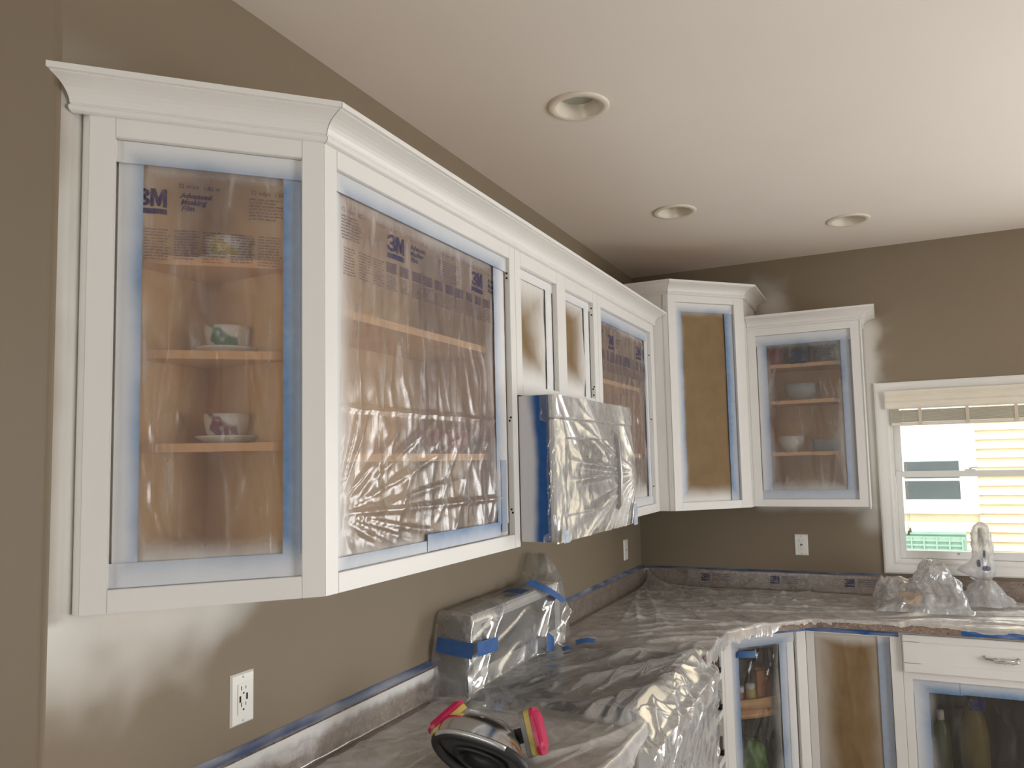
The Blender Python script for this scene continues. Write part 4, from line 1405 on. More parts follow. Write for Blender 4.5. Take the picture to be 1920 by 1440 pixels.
# ------------------------------------------------------------------ range
RY0, RY1, RXF = YA + 0.006, YM - 0.006, 0.672
rg = thing('range', 'kitchen range with a black glass cooktop hidden under film', 'stove', (0.35, (RY0 + RY1) / 2, 0))
wbox('body', 0.03, RXF - 0.03, RY0, RY1, 0.03, 0.905, 'appliance_white', rg, 0.004)
ckt = wbox('cooktop', 0.03, RXF - 0.004, RY0 - 0.001, RY1 + 0.001, 0.905, 0.922, 'black_glass', rg, 0.004)
for (bx_, by_, br) in ((0.25, RY0 + 0.20, 0.09), (0.25, RY1 - 0.20, 0.075), (0.50, RY0 + 0.20, 0.075), (0.50, RY1 - 0.20, 0.10)):
    lathe('burner_ring', [(br - 0.004, 0.0), (br - 0.004, 0.0006), (br, 0.0006), (br, 0.0)], (bx_, by_, 0.922), 'grey_plastic', ckt, 40)
bgd = wbox('backguard', 0.035, 0.128, RY0 + 0.03, RY1, 0.923, 1.165, 'appliance_white', rg, 0.006)
wbox('control_glass', 0.128, 0.131, RY0 + 0.09, RY1 - 0.06, 0.99, 1.13, 'appliance_black', bgd, 0.001)
wbox('side_cap', 0.036, 0.127, RY0 + 0.024, RY0 + 0.030, 0.925, 1.163, 'appliance_black', bgd, 0.001)
od = wbox('oven_door', RXF - 0.03, RXF, RY0 + 0.004, RY1 - 0.004, 0.22, 0.885, 'appliance_white', rg, 0.004)
wbox('oven_window', RXF, RXF + 0.002, RY0 + 0.12, RY1 - 0.12, 0.38, 0.70, 'black_glass', od, 0.0005)
tube('oven_handle', [(RXF - 0.002, RY0 + 0.06, 0.832), (RXF + 0.045, RY0 + 0.07, 0.832), (RXF + 0.05, RY0 + 0.12, 0.832), (RXF + 0.05, RY1 - 0.12, 0.832), (RXF + 0.045, RY1 - 0.07, 0.832), (RXF - 0.002, RY1 - 0.06, 0.832)], 0.011, 'appliance_steel', od, 12)
wbox('storage_drawer', RXF - 0.03, RXF - 0.002, RY0 + 0.004, RY1 - 0.004, 0.06, 0.21, 'appliance_white', rg, 0.004)

# film thrown over it: profile from the wall over the backguard, cooktop, front edge and handle
PR = np.array([(0.012, 1.172), (0.05, 1.178), (0.13, 1.175), (0.142, 1.15), (0.146, 1.00), (0.155, 0.945), (0.20, 0.933), (0.40, 0.930), (0.63, 0.931), (0.660, 0.932), (0.690, 0.900), (0.712, 0.868), (0.736, 0.850), (0.742, 0.825), (0.728, 0.70), (0.720, 0.50), (0.720, 0.28)])
seg = np.r_[0, np.cumsum(np.hypot(*np.diff(PR, axis=0).T))]
nv = 210
vv = np.linspace(0, seg[-1], nv)
px_, pz_ = np.interp(vv, seg, PR[:, 0]), np.interp(vv, seg, PR[:, 1])
yy = np.linspace(RY0 - 0.085, RY1 + 0.10, 230)
Yg, Vg = np.meshgrid(yy, vv, indexing='ij')
Xg = np.broadcast_to(px_, Yg.shape).copy()
Zg = np.broadcast_to(pz_, Yg.shape).copy()
inn = sstep(RY0 - 0.075, RY0 + 0.020, Yg) * sstep(RY1 + 0.085, RY1 + 0.0, Yg)
lowz = np.where(Xg < CFX, CTOP + 0.010, Zg)
wall_zone = sstep(0.20, 0.10, Xg)
drop = (Zg > CTOP + 0.02) & (Xg < 0.16)
Zg = np.where(drop, lowz + (Zg - lowz) * inn, Zg)
# tall ear of loose film at the right end of the backguard
ear = np.exp(-((Yg - (RY1 - 0.035)) / 0.065) ** 2) * sstep(0.16, 0.08, Xg)
Zg = Zg + 0.105 * ear * sstep(0.95, 1.15, Zg) * (1 - 0.8 * sstep(RY1 - 0.02, RY1 + 0.06, Yg))
top = (Zg < 0.97) & (Xg < 0.70)
cre = 0.020 * crease(Xg, Yg, math.radians(72), 3.5, 5, 41, 2.5) + 0.012 * crease(Xg, Yg, math.radians(50), 5, 5, 44, 3.5) + 0.006 * crease(Xg, Yg, math.radians(85), 11, 6, 47, 4) + 0.001 * (1 + fbm(Xg * 14, Yg * 14, 49))
Zg = Zg + np.where(top, cre * sstep(0.14, 0.20, Xg), 0) + 0.004 * np.where(drop, crease(Xg * 3, Yg, 1.2, 12, 2, 52, 2), 0)
vert = (Xg > 0.130) & (Xg < 0.158) & (Zg > 0.94)
Xg = Xg + np.where(vert, 0.020 * crease(Zg, Yg, math.radians(40), 5, 4, 55, 2.5) + 0.006 * crease(Zg, Yg, math.radians(70), 12, 4, 57, 3), 0)
front = sstep(0.69, 0.72, Xg)
handc = 0.010 * crease(Yg, Zg, math.radians(35), 7, 3, 61, 2) + 0.006 * crease(Yg, Zg, math.radians(110), 13, 3, 63, 2) + 0.010 * fbm(Yg * 6, Zg * 3, 66)
Xg = Xg + front * handc
Zg = Zg + sstep(0.70, 0.715, Xg) * sstep(0.78, 0.9, Zg) * 0.008 * crease(Yg, Zg * 3, 0.4, 9, 3, 67, 2)
edge_in = sstep(RY0 - 0.085, RY0 - 0.005, Yg)
Zg = np.where(top & (Xg > 0.02), CTOP + 0.0065 + (Zg - CTOP - 0.0065) * edge_in, Zg)
rf = sheet('masking_film', np.stack([Xg, Yg, Zg], -1), 'film_range', None)
tag(rf, 'loose crinkled film thrown over the range and its backguard', 'masking film')
# front apron of the same wrap, doubled over the oven door, bright where it folds
FA = np.array([(0.640, 0.939), (0.668, 0.936), (0.694, 0.906), (0.716, 0.874), (0.742, 0.858), (0.748, 0.826), (0.735, 0.72), (0.728, 0.52), (0.728, 0.20)])
sg = np.r_[0, np.cumsum(np.hypot(*np.diff(FA, axis=0).T))]
vv = np.linspace(0, sg[-1], 120)
yy = np.linspace(RY0 - 0.02, RY1 + 0.005, 180)
Yg, Vg = np.meshgrid(yy, vv, indexing='ij')
Xg = np.interp(Vg, sg, FA[:, 0])
Zg = np.interp(Vg, sg, FA[:, 1])
h = 0.010 * crease(Yg, Vg, math.radians(20), 4, 5, 71, 2.5) + 0.008 * crease(Yg, Vg, math.radians(150), 5, 4, 73, 3) + 0.004 * crease(Yg, Vg, math.radians(35), 11, 5, 75, 3) + 0.005 * fbm(Yg * 3, Vg * 3, 77)
ap = sheet('masking_film', np.stack([Xg + 0.7 * h, Yg, Zg + 0.7 * h * sstep(0.5, 0.85, Zg)], -1), 'film_silver', None)
tag(ap, 'silvery film apron folded over the front edge and oven handle of the range', 'masking film')


def patch(label, pts, mat='tape_deep_blue', n=10, bulge=0.004, paint=0.04):
    """small four-cornered piece of tape"""
    a, b, c, d = [np.array(p, float) for p in pts]
    U, V = np.meshgrid(np.linspace(0, 1, n), np.linspace(0, 1, n), indexing='ij')
    pos = a * ((1 - U) * (1 - V))[..., None] + b * (U * (1 - V))[..., None] + c * (U * V)[..., None] + d * ((1 - U) * V)[..., None]
    nmv = np.cross(b - a, d - a)
    nmv = nmv / np.linalg.norm(nmv)
    pos = pos + nmv * (bulge * np.sin(U * math.pi) + 0.001 * fbm(U * 5, V * 5, 3))[..., None]
    o = sheet('tape_strip', pos, mat, None, None, 0 * U + paint)
    return tag(o, label, 'tape', 'blue tape pieces on the range wrap')


lfx = 0.158
t1 = patch('blue tape band around the left end of the wrapped backguard', [(0.030, RY0 - 0.036, 1.060), (lfx + 0.004, RY0 - 0.036, 1.048), (lfx + 0.004, RY0 - 0.022, 1.093), (0.030, RY0 - 0.022, 1.104)], bulge=0.001)
patch('blue tape across the left front of the wrapped backguard', [(lfx + 0.006, RY0 - 0.003, 1.048), (lfx + 0.012, RY0 + 0.125, 1.040), (lfx + 0.012, RY0 + 0.125, 1.085), (lfx + 0.006, RY0 - 0.003, 1.093)], bulge=0.001)
patch('small blue tape on top of the wrapped backguard', [(0.07, -1.985, 1.186), (0.145, -1.975, 1.183), (0.145, -1.895, 1.183), (0.07, -1.905, 1.188)], bulge=0.003)
patch('long curved blue tape running down the loose film ear', [(0.10, -1.85, 1.196), (0.185, -1.69, 1.105), (0.190, -1.655, 1.110), (0.11, -1.80, 1.206)], bulge=0.014)
patch('blue tape diamond on the front of the range wrap', [(0.19, -1.86, 0.962), (0.195, -1.80, 0.945), (0.185, -1.775, 0.99), (0.18, -1.825, 1.02)], bulge=0.004)
patch('blue tape scrap at the right foot of the range wrap', [(0.25, -1.72, 0.955), (0.30, -1.66, 0.952), (0.29, -1.61, 0.958), (0.23, -1.67, 0.962)], bulge=0.006)
patch('creased blue tape scrap between the range wrap and cooktop', [(0.24, -1.82, 0.955), (0.27, -1.79, 0.953), (0.25, -1.76, 0.958), (0.22, -1.79, 0.960)], bulge=0.006)
patch('blue tape under film at the front left of the cooktop', [(0.60, -2.36, 0.921), (0.668, -2.36, 0.921), (0.662, -2.20, 0.924), (0.60, -2.25, 0.924)], mat='tape_blue', bulge=0.001, paint=0.1)

# ------------------------------------------------------------------ respirator
RC = Vector((0.445, -2.795, 0.0))
Rr = Vector((math.cos(YAW), math.sin(YAW), 0))
Ff = Vector((-math.sin(YAW), math.cos(YAW), 0))
Uu = Vector((0, 0, 1))


def rp(a, b, z):
    return RC + Rr * a + Ff * b + Uu * (CTOP + 0.014 + z)


resp = thing('respirator', 'full-face respirator with magenta and yellow cartridges lying on the counter', 'respirator', tuple(rp(0, 0, 0)))
# rim with the face seal, arching toward the camera
NR = 48
rim = []
for a in np.linspace(0, 2 * math.pi, NR, endpoint=False):
    sa, ca = math.sin(a), math.cos(a)
    rim.append(rp(-0.018 + 0.104 * ca, -0.070 - 0.035 * ca - 0.02 * sa, 0.052 + 0.050 * sa + 0.012 * math.cos(2 * a) - 0.022 * ca - 0.016 * ca ** 2))
tube('face_seal', rim, 0.0115, 'black_rubber', resp, 12, True)
RM = sum(rim, Vector()) / NR


def loft(name, loops, mat, cap=True):
    V = [tuple(p) for lp in loops for p in lp]
    F = []
    for k_ in range(len(loops) - 1):
        for q in range(NR):
            F.append((k_ * NR + q, k_ * NR + (q + 1) % NR, (k_ + 1) * NR + (q + 1) % NR, (k_ + 1) * NR + q))
    if cap:
        V.append(tuple(sum((Vector(p) for p in loops[-1]), Vector()) / NR))
        b0 = (len(loops) - 1) * NR
        F += [(b0 + q, b0 + (q + 1) % NR, len(V) - 1) for q in range(NR)]
    return obj(name, V, F, mat, resp, True)


def ringloop(sc, fwd, up, flat=1.0):
    out = []
    for p in rim:
        d = p - RM
        q = RM + Vector((d.x * sc, d.y * sc, d.z * sc * flat)) + Ff * fwd + Uu * up
        q.z = max(q.z, CTOP + 0.016)
        out.append(q)
    return out


# clear visor running back from the rim and closing in a rounded nose
loft('visor', [ringloop(1 - 0.30 * t_ ** 2.2, 0.135 * t_, 0.034 * math.sin(t_ * math.pi / 2), 1 - 0.1 * t_) for t_ in np.linspace(0, 1, 9)] + [ringloop(0.55, 0.148, 0.034, 0.9), ringloop(0.30, 0.156, 0.034, 0.9)], 'visor_plastic')
# rubber skirt and nose cup inside the seal
loft('inner_mask', [ringloop(0.97, 0.0, -0.002), ringloop(0.80, 0.010, -0.006), ringloop(0.66, 0.020, -0.010), ringloop(0.58, 0.012, -0.012), ringloop(0.50, 0.04, -0.012), ringloop(0.30, 0.07, -0.006)], 'dark_grey_rubber')
loft('nose_cup', [ringloop(0.62, 0.010, -0.011), ringloop(0.55, 0.000, -0.012), ringloop(0.44, 0.006, -0.012), ringloop(0.34, 0.035, -0.010)], 'black_rubber')
band = [tuple(Vector(p) + Vector((0, 0, 0.008)) - Ff * 0.008) for p in rim[7:23]]
tube('visor_band', band, 0.0060, 'silver_band', resp, 8)
lathe('clip', [(0, 0.004), (0.006, 0.004), (0.007, 0), (0, 0)], rp(-0.012, 0.050, 0.122), 'silver_band', resp, 12)


def cartridge(c, ax, lng, lab):
    """stack of trapezoid layers: grey base, yellow body, magenta cap along ax"""
    ax = Vector(ax).normalized()
    lng = Vector(lng)
    lng = (lng - ax * lng.dot(ax)).normalized()
    sd = ax.cross(lng)
    c = Vector(c)

    def slab(name, h0, h1, l, w, taper, mat, par, bev):
        V = []
        for h, k in ((h0, 1.0), (h1, taper)):
            for q in range(20):
                an = 2 * math.pi * q / 20
                ca, sa = math.cos(an), math.sin(an)
                e = 0.38
                V.append(tuple(c + ax * h + lng * (l * k * math.copysign(abs(ca) ** e, ca)) + sd * (w * k * math.copysign(abs(sa) ** e, sa))))
        F = [tuple(range(20))[::-1], tuple(range(20, 40))] + [(i, (i + 1) % 20, 20 + (i + 1) % 20, 20 + i) for i in range(20)]
        return obj(name, V, F, mat, par, bevel=bev)
    base = slab('cartridge', 0.0, 0.012, 0.054, 0.040, 1.0, 'grey_plastic', resp, 0.001)
    base['label'] = lab
    slab('filter_body', 0.012, 0.027, 0.053, 0.039, 0.99, 'yellow_plastic', base, 0.001)
    slab('filter_cap', 0.027, 0.036, 0.055, 0.041, 1.0, 'magenta_plastic', base, 0.001)
    slab('cap_face', 0.036, 0.044, 0.048, 0.034, 0.85, 'magenta_plastic', base, 0.001)
    # neck to the facepiece
    tube('neck', [tuple(c - ax * 0.03), tuple(c + ax * 0.001)], 0.018, 'black_rubber', base, 16)


cartridge(rp(0.092, 0.020, 0.062), Rr * 0.93 - Ff * 0.15 + Uu * 0.28, Uu * 0.86 + Ff * 0.35 - Rr * 0.25, 'right cartridge, magenta cap on yellow')
cartridge(rp(-0.086, 0.045, 0.074), -Rr * 0.62 + Ff * 0.25 + Uu * 0.72, Uu * 0.60 + Rr * 0.70 + Ff * 0.3, 'left cartridge, magenta cap on yellow')

# ------------------------------------------------------------------ outlets
def outlet(label, fr, s, z, usb, w=0.070, h=0.114, tan=False):
    t = thing('outlet', label, 'outlet', tuple(fr(s + w / 2, 0, z)), 'wall outlets')
    pl = obj('cover_plate', [fr(a, n, b) for n, k in ((0.0005, 0), (0.005, 0.004)) for a, b in ((s + k, z + k), (s + w - k, z + k), (s + w - k, z + h - k), (s + k, z + h - k))], [(3, 2, 1, 0), (4, 5, 6, 7), (0, 1, 5, 4), (1, 2, 6, 5), (2, 3, 7, 6), (3, 0, 4, 7)], 'outlet_white', t)
    cs, cz = s + w / 2, z + h / 2
    fc = box('receptacle', fr, cs - 0.0165, cs + 0.0165, 0.005, 0.0066, cz - 0.0335, cz + 0.0335, 'outlet_white', t, 0.0006)
    n0, n1 = 0.0066, 0.0070
    mt = 'brass' if tan else 'hole_dark'
    for q in (0.018, -0.018):
        if usb or tan:
            box('slot', fr, cs - 0.0075, cs - 0.0055, n0, n1, cz + q + 0.001, cz + q + 0.010, mt, fc, 0)
            box('slot', fr, cs + 0.0055, cs + 0.0072, n0, n1, cz + q + 0.002, cz + q + 0.009, mt, fc, 0)
            lathe('ground_hole', [(0, 0.0), (0.0024, 0.0)], tuple(fr(cs, n1, cz + q - 0.006)), mt, fc, 12, axis=tuple(fr.nm) + (0,))
    if usb:
        box('usb_port', fr, cs - 0.0125, cs - 0.0075, n0, n1, cz - 0.007, cz + 0.007, 'hole_dark', fc, 0)
        box('usb_port', fr, cs + 0.0075, cs + 0.0125, n0, n1, cz - 0.004, cz + 0.010, 'hole_dark', fc, 0)
    elif tan:
        box('test_button', fr, cs - 0.006, cs + 0.006, n0, n1 + 0.001, cz + 0.001, cz + 0.006, 'hole_dark', fc, 0)
        box('test_button', fr, cs - 0.006, cs + 0.006, n0, n1 + 0.001, cz - 0.006, cz - 0.001, 'brass', fc, 0)
    else:
        box('slot', fr, cs - 0.004, cs + 0.004, n0, n1, cz - 0.006, cz + 0.004, 'hole_dark', fc, 0)
    for q in (0.0475, -0.0475):
        lathe('screw', [(0, 0.0006), (0.002, 0.0004), (0.0026, 0.0)], tuple(fr(cs, 0.005, cz + q)), 'slide_zinc', t, 12, axis=tuple(fr.nm) + (0,))


outlet('white wall outlet with two USB ports below the angled cabinet', FL, -3.177, 1.077, True)
outlet('narrow-looking white outlet on the left wall near the room corner', FL, -0.335, 1.090, False)
outlet('white outlet with dark test buttons on the back wall', WORLD, 0.875, 1.109, False, tan=True)

# ------------------------------------------------------------------ window
wn = struct(bpy.data.objects.new('window_1', None))
COL.objects.link(wn)
wn.location = (1.739, 0, WZ0)
CO0, CO1, CZ0, CZ1 = 1.315, 2.163, 1.031, 2.028
cprof = [(0.0, 0.0), (0.0, 0.012), (0.008, 0.016), (0.022, 0.015), (0.046, 0.010), (0.058, 0.012), (0.068, 0.009), (0.068, 0.0)]
corner = [(CO0, CZ0, 1, 1), (CO1, CZ0, -1, 1), (CO1, CZ1, -1, -1), (CO0, CZ1, 1, -1)]
for k in range(4):
    a, b = corner[k], corner[(k + 1) % 4]
    V = [(q[0] + q[2] * p, -0.0008 - h, q[1] + q[3] * p) for q in (a, b) for p, h in cprof]
    m = len(cprof)
    F = [(i, i + 1, m + i + 1, m + i) for i in range(m - 1)] + [tuple(range(m)), tuple(range(m, 2 * m))[::-1], (m - 1, 0, m, 2 * m - 1)]
    obj('casing', V, F, 'trim_white', wn)
JY = 0.105
wbox('jamb', WX0, WX0 + 0.012, -0.002, JY, WZ0, WZ1, 'trim_white', wn, 0)
wbox('jamb', WX1 - 0.012, WX1, -0.002, JY, WZ0, WZ1, 'trim_white', wn, 0)
wbox('jamb', WX0 + 0.012, WX1 - 0.012, -0.002, JY, WZ1 - 0.012, WZ1, 'trim_white', wn, 0)
wbox('sill', WX0 + 0.012, WX1 - 0.012, -0.002, JY, WZ0, WZ0 + 0.010, 'trim_white', wn, 0)


def sash(y0, y1, z0, z1, st, tr, br):
    a, b = WX0 + 0.013, WX1 - 0.013
    s = wbox('sash', a, a + st, y0, y1, z0, z1, 'vinyl_white', wn, 0.002)
    wbox('sash_stile', b - st, b, y0, y1, z0, z1, 'vinyl_white', s, 0.002)
    wbox('sash_rail', a + st, b - st, y0, y1, z1 - tr, z1, 'vinyl_white', s, 0.002)
    wbox('sash_rail', a + st, b - st, y0, y1, z0, z0 + br, 'vinyl_white', s, 0.002)
    wbox('pane', a + st - 0.004, b - st + 0.004, (y0 + y1) / 2 - 0.002, (y0 + y1) / 2 + 0.002, z0 + br - 0.004, z1 - tr + 0.004, 'pane_glass', s, 0)
    return s


lo = sash(0.030, 0.055, WZ0 + 0.011, 1.558, 0.030, 0.031, 0.040)
sash(0.060, 0.085, 1.527, WZ1 - 0.013, 0.036, 0.03, 0.030)
lk = wbox('sash_lock', 1.715, 1.765, 0.030, 0.050, 1.558, 1.566, 'blind_cream', lo, 0.002)
tube('lock_lever', [(1.735, 0.036, 1.568), (1.75, 0.034, 1.572), (1.772, 0.033, 1.573)], 0.004, 'blind_cream', lk, 8)
tube('lift_latch', [(1.660, 0.028, 1.135), (1.668, 0.026, 1.136)], 0.003, 'slide_zinc', lo, 8)

bd = thing('window_blind', 'cream slatted blind drawn up under a moulded valance', 'blind', (1.739, -0.03, 1.80))
VP = [(0.0, 0.0), (0.012, 0.0), (0.018, 0.008), (0.014, 0.022), (0.012, 0.034), (0.020, 0.044), (0.024, 0.060), (0.018, 0.070), (0.024, 0.078), (0.030, 0.088), (0.030, 0.096), (0.0, 0.096)]
V = [(x_, -0.020 - p, 1.884 + h) for x_ in (1.366, 2.112) for p, h in VP]
m = len(VP)
obj('valance', V, [(i, (i + 1) % m, m + (i + 1) % m, m + i) for i in range(m)] + [tuple(range(m))[::-1], tuple(range(m, 2 * m))], 'blind_cream', bd)
wbox('head_rail', 1.386, 2.092, -0.012, 0.022, 1.935, 1.972, 'blind_cream', bd)
nsl = 15
for k in range(nsl):
    z = 1.815 + k * 0.0043
    V = []
    for x_ in (1.389, 2.089):
        for q in np.linspace(-1, 1, 5):
            V.append((x_, -0.004 + 0.024 * q, z + 0.0025 * (1 - q * q)))
            V.append((x_, -0.004 + 0.024 * q, z + 0.0025 * (1 - q * q) + 0.0018))
    F = []
    for i in range(4):
        F += [(2 * i, 2 * i + 2, 10 + 2 * i + 2, 10 + 2 * i), (2 * i + 1, 10 + 2 * i + 1, 10 + 2 * i + 3, 2 * i + 3)]
    F += [(0, 10, 11, 1), (8, 9, 19, 18), (0, 1, 3, 2), (2, 3, 5, 4), (4, 5, 7, 6), (6, 7, 9, 8)]
    obj('slat', V, F, 'blind_cream', bd)
wbox('bottom_rail', 1.389, 2.089, -0.028, 0.020, 1.797, 1.813, 'blind_cream', bd, 0.004)
for lx in (1.526, 1.739, 1.949):
    wbox('ladder_tape', lx - 0.008, lx + 0.008, -0.031, -0.029, 1.80, 1.885, 'ladder_tan', bd, 0)
for q, (cx_, zc_) in enumerate(((1.441, 1.232), (1.449, 1.246))):
    tube('lift_cord', [(cx_, -0.033, 1.885), (cx_, -0.033, 1.6), (cx_ - 0.001, -0.033, zc_ + 0.02)], 0.0009, 'blind_cream', bd, 6)
    lathe('cord_tassel', [(0, 0.022), (0.004, 0.022), (0.006, 0.004), (0.009, 0.0), (0, -0.001)], (cx_ - 0.001, -0.033, zc_), 'cord_tan', bd, 10)

# ------------------------------------------------------------------ sink corner: film heap and wrapped faucet
U, V = np.meshgrid(np.linspace(0, 1, 90), np.linspace(0, 1, 80), indexing='ij')
hx0, hx1, hy0, hy1 = 1.265, 1.665, -0.56, -0.12
Xh, Yh = hx0 + (hx1 - hx0) * U, hy0 + (hy1 - hy0) * V
prof_x = np.interp(Xh, [1.265, 1.29, 1.36, 1.43, 1.50, 1.55, 1.62, 1.665], [0.0, 0.065, 0.105, 0.135, 0.205, 0.180, 0.130, 0.0])
env = np.sin(np.clip(V, 0, 1) * math.pi) ** 0.55
hh = prof_x * env * (0.82 + 0.35 * fbm(Xh * 6, Yh * 6, 91)) + env * (0.045 * crease(Xh, Yh, 0.9, 6, 3.5, 93, 2.2) + 0.030 * crease(Xh, Yh, 2.0, 9, 3.5, 95, 2.5) + 0.012 * crease(Xh, Yh, 1.4, 20, 4, 98, 2) + 0.004 * fbm(Xh * 30, Yh * 30, 97) - 0.022)
Zh = CTOP + 0.022 + np.maximum(hh, 0)
he = sheet('film_heap', np.stack([Xh + 0.02 * fbm(Yh * 9, Zh * 9, 5), Yh + 0.02 * fbm(Xh * 9, Zh * 9, 8), Zh], -1), 'film_heap')
tag(he, 'crumpled heap of clear film on the counter below the window', 'film heap')
sp = thing('soap_dish', 'tan soap dish under the crumpled film heap', 'dish', (1.42, -0.33, CTOP + 0.006))
lathe('dish', [(0, 0.0), (0.045, 0.0), (0.06, 0.045), (0.056, 0.045), (0.042, 0.006), (0, 0.006)], (1.42, -0.33, CTOP + 0.022), 'maple_edge', sp, 28)

fx, fy = 1.752, -0.165
fa = thing('faucet', 'kitchen faucet with a tan spray head, bagged in film', 'faucet', (fx, fy, CTOP))
lathe('base', [(0, 0.02), (0.030, 0.02), (0.030, 0.032), (0.024, 0.045), (0.022, 0.11), (0.019, 0.13), (0, 0.13)], (fx, fy, CTOP), 'brass', fa, 28)
tube('spout', [(fx, fy, CTOP + 0.12), (fx, fy, CTOP + 0.24), (fx, fy - 0.004, CTOP + 0.30), (fx - 0.003, fy - 0.012, CTOP + 0.335)], [0.010, 0.008, 0.008, 0.009], 'steel', fa, 14)
tube('spray_head', [(fx - 0.001, fy - 0.006, CTOP + 0.285), (fx - 0.003, fy - 0.010, CTOP + 0.31), (fx - 0.006, fy - 0.014, CTOP + 0.365), (fx - 0.008, fy - 0.016, CTOP + 0.372)], [0.012, 0.0165, 0.0135, 0.008], 'brass', fa, 16)
tube('lever', [(fx, fy, CTOP + 0.10), (fx - 0.03, fy - 0.015, CTOP + 0.115), (fx - 0.065, fy - 0.03, CTOP + 0.14)], [0.008, 0.007, 0.006], 'steel', fa, 12)
bagm = thing('plastic_bag', 'clear bag tied around the kitchen faucet', 'bag', (fx, fy, CTOP + 0.02))
U, V = np.meshgrid(np.linspace(0, 2 * math.pi, 64), np.linspace(0, 1, 70), indexing='ij')
zb = CTOP + 0.125 + 0.275 * V
rad = np.interp(V, [0, 0.06, 0.14, 0.26, 0.40, 0.6, 0.8, 0.93, 1.0], [0.020, 0.036, 0.046, 0.044, 0.042, 0.044, 0.038, 0.026, 0.004])
lev = 0.060 * np.exp(-((U - math.pi) / 0.5) ** 2) * np.exp(-((V - 0.16) / 0.12) ** 2)
rad = rad * (1 + 0.22 * fbm(np.cos(U) * 1.6, np.sin(U) * 1.6 + V * 2.2, 101)) + lev + 0.006 * crease(U * 0.2, V * 0.6, 1.4, 14, 4, 103, 1.6)
pos = np.stack([fx - 0.004 * V + rad * np.cos(U), fy - 0.008 * V + 0.85 * rad * np.sin(U), zb], -1)
sheet('upper_bag', pos, 'film_milky', bagm)
V2 = V
zb = CTOP + 0.020 + 0.110 * V2
rad = np.interp(V2, [0, 0.1, 0.3, 0.6, 0.85, 1.0], [0.125, 0.110, 0.085, 0.060, 0.036, 0.022]) * (1 + 0.25 * fbm(np.cos(U) * 2, np.sin(U) * 2 + V2, 107)) + 0.014 * crease(U * 0.16, V2 * 0.25, 1.5, 16, 3, 109, 1.6)
pos = np.stack([fx - 0.005 + rad * np.cos(U), fy - 0.03 + 0.9 * rad * np.sin(U), zb], -1)
sheet('bag_skirt', pos, 'film_milky', bagm)
for k, (a, v, w_, h_) in enumerate(((-1.5, 0.22, 0.018, 0.020), (-2.1, 0.30, 0.010, 0.030), (-1.6, 0.46, 0.006, 0.035))):
    Q, Rr_ = np.meshgrid(np.linspace(-1, 1, 8), np.linspace(-1, 1, 8), indexing='ij')
    ctr_ = np.array([fx + 0.052 * math.cos(a), fy - 0.008 + 0.05 * math.sin(a), CTOP + 0.125 + 0.275 * v])
    tx = np.array([-math.sin(a), math.cos(a), 0])
    pos = ctr_ + tx * (w_ * Q * np.sqrt(1 - 0.45 * Rr_ ** 2))[..., None] + np.array([0, 0, 1.0]) * (h_ * 0.6 * Rr_ * np.sqrt(1 - 0.45 * Q ** 2))[..., None]
    sheet('blue_print', pos, 'ink_blue', bagm)

# ------------------------------------------------------------------ outside the window
YH = 5.1
hs = thing('neighbour_house', 'neighbouring house with pale lap siding seen through the window', 'house', (2.0, YH, 0))
wbox('wall', -4, 8, YH + 0.02, YH + 0.2, 0, 4.5, 'siding', hs, 0)
bh = 0.099
for k in range(34):
    z = 0.30 + k * bh
    segs = [(-1.0, 4.5)]
    if z + bh > 0.985 and z < 2.5:
        segs = [(-1.0, 1.30), (2.245, 4.5)]
    for (a, b) in segs:
        V = [(x_, yy_, zz) for x_ in (a, b) for yy_, zz in ((YH + 0.02, z), (YH - 0.028, z), (YH + 0.010, z + bh), (YH + 0.02, z + bh))]
        obj('clapboard', V, [(0, 1, 2, 3), (7, 6, 5, 4), (0, 4, 5, 1), (1, 5, 6, 2), (2, 6, 7, 3), (3, 7, 4, 0)], 'siding', hs)
nw = wbox('window', 1.30, 2.245, YH - 0.03, YH + 0.02, 0.985, 2.5, 'house_trim', hs, 0.004)
wbox('pane', 1.54, 2.075, YH - 0.034, YH - 0.030, 1.145, 1.345, 'house_glass', nw, 0)
wbox('pane', 1.54, 2.075, YH - 0.034, YH - 0.030, 1.375, 1.56, 'house_glass', nw, 0)
ac = thing('air_conditioner', 'pale green outdoor air conditioning unit beside the neighbouring house', 'air conditioner', (1.80, 4.4, 0))
X0a, X1a, Y0a, Y1a, Z1a = 1.40, 2.03, 4.15, 4.75, 0.87
wbox('cabinet', X0a, X1a, Y0a, Y1a, 0.06, Z1a - 0.03, 'condenser_green', ac, 0.01)
wbox('lid', X0a - 0.01, X1a + 0.01, Y0a - 0.01, Y1a + 0.01, Z1a - 0.03, Z1a, 'condenser_green', ac, 0.01)
for k in range(14):
    z = 0.18 + k * 0.046
    wbox('louver', X0a + 0.03, X1a - 0.03, Y0a - 0.012, Y0a, z, z + 0.018, 'condenser_green', ac, 0)
for k in range(6):
    x_ = X0a + 0.03 + k * (X1a - X0a - 0.075) / 5
    wbox('grille_post', x_, x_ + 0.015, Y0a - 0.016, Y0a, 0.16, Z1a - 0.05, 'condenser_green', ac, 0)
wbox('pad', X0a - 0.06, X1a + 0.06, Y0a - 0.06, Y1a + 0.06, 0.0, 0.06, 'concrete', ac, 0.005)
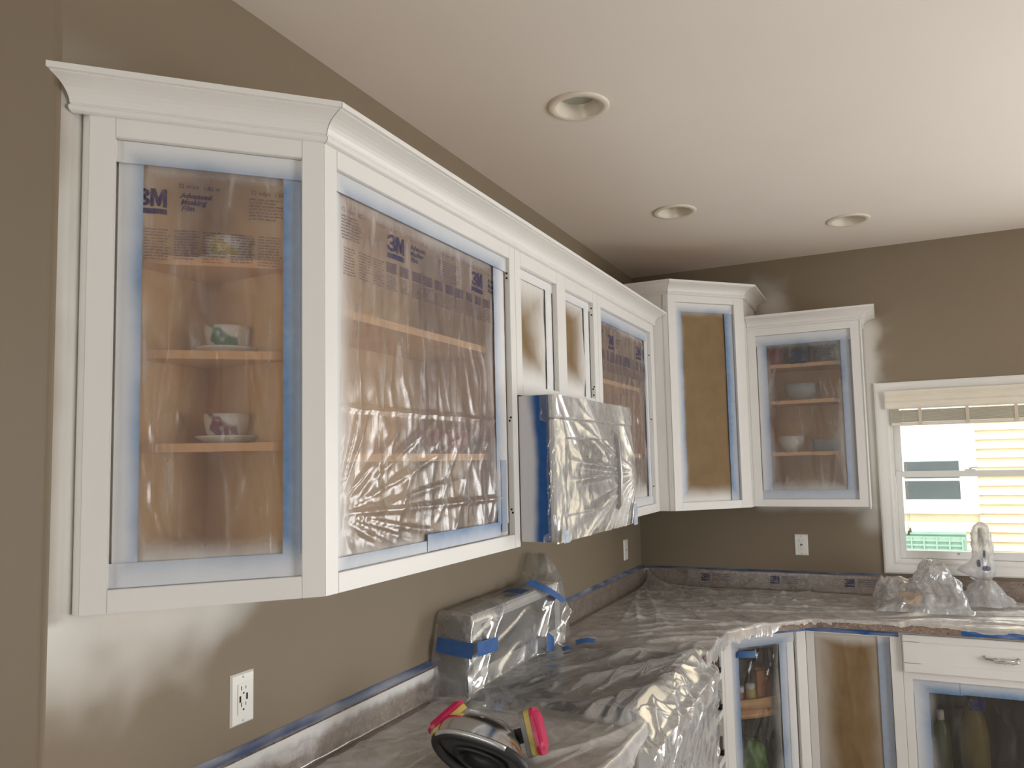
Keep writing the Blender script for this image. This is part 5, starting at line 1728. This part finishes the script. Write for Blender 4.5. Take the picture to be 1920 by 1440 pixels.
struct(wbox('ground', -12, 16, -16, 14, -0.12, -0.101, 'concrete', None, 0))

# patio door, side window and two added windows, all out of frame
dw = struct(bpy.data.objects.new('door_1', None))
COL.objects.link(dw)
dw.location = (3.55, 0.05, 0)
for (a, b) in ((2.70, 2.76), (4.34, 4.40), (3.51, 3.59)):
    wbox('door_stile', a, b, 0.02, 0.08, 0, 2.10, 'vinyl_white', dw, 0)
wbox('door_rail', 2.70, 4.40, 0.02, 0.08, 2.04, 2.10, 'vinyl_white', dw, 0)
wbox('door_rail', 2.70, 4.40, 0.02, 0.08, 0.0, 0.06, 'vinyl_white', dw, 0)
w2 = struct(bpy.data.objects.new('window_2', None))
COL.objects.link(w2)
w2.location = (4.66, -2.75, 0.9)
for (a, b, c, d) in ((-3.75, -3.70, 0.9, 2.1), (-1.80, -1.75, 0.9, 2.1), (-2.78, -2.72, 0.9, 2.1), (-3.75, -1.75, 0.9, 0.95), (-3.75, -1.75, 2.05, 2.1)):
    wbox('window_frame', 4.62, 4.68, a, b, c, d, 'vinyl_white', w2, 0)
w3 = struct(bpy.data.objects.new('added_window_3', None))  # unseen window added around the rear light
COL.objects.link(w3)
w3.location = (-0.2, -7.66, 0.85)
for (a, b, c, d) in ((-1.05, -1.0, 0.85, 2.2), (0.60, 0.65, 0.85, 2.2), (-0.23, -0.17, 0.85, 2.2), (-1.05, 0.65, 0.85, 0.90), (-1.05, 0.65, 2.15, 2.2)):
    wbox('window_frame', a, b, -7.69, -7.63, c, d, 'vinyl_white', w3, 0)
w4 = struct(bpy.data.objects.new('added_window_4', None))  # unseen window added to go with the far-left light
COL.objects.link(w4)
w4.location = (-1.66, -5.5, 0.9)
for (a, b, c, d) in ((-6.1, -6.05, 0.9, 2.1), (-4.95, -4.9, 0.9, 2.1), (-6.1, -4.9, 0.9, 0.95), (-6.1, -4.9, 2.05, 2.1), (-6.1, -4.9, 1.48, 1.53)):
    wbox('window_frame', -1.69, -1.63, a, b, c, d, 'vinyl_white', w4, 0)
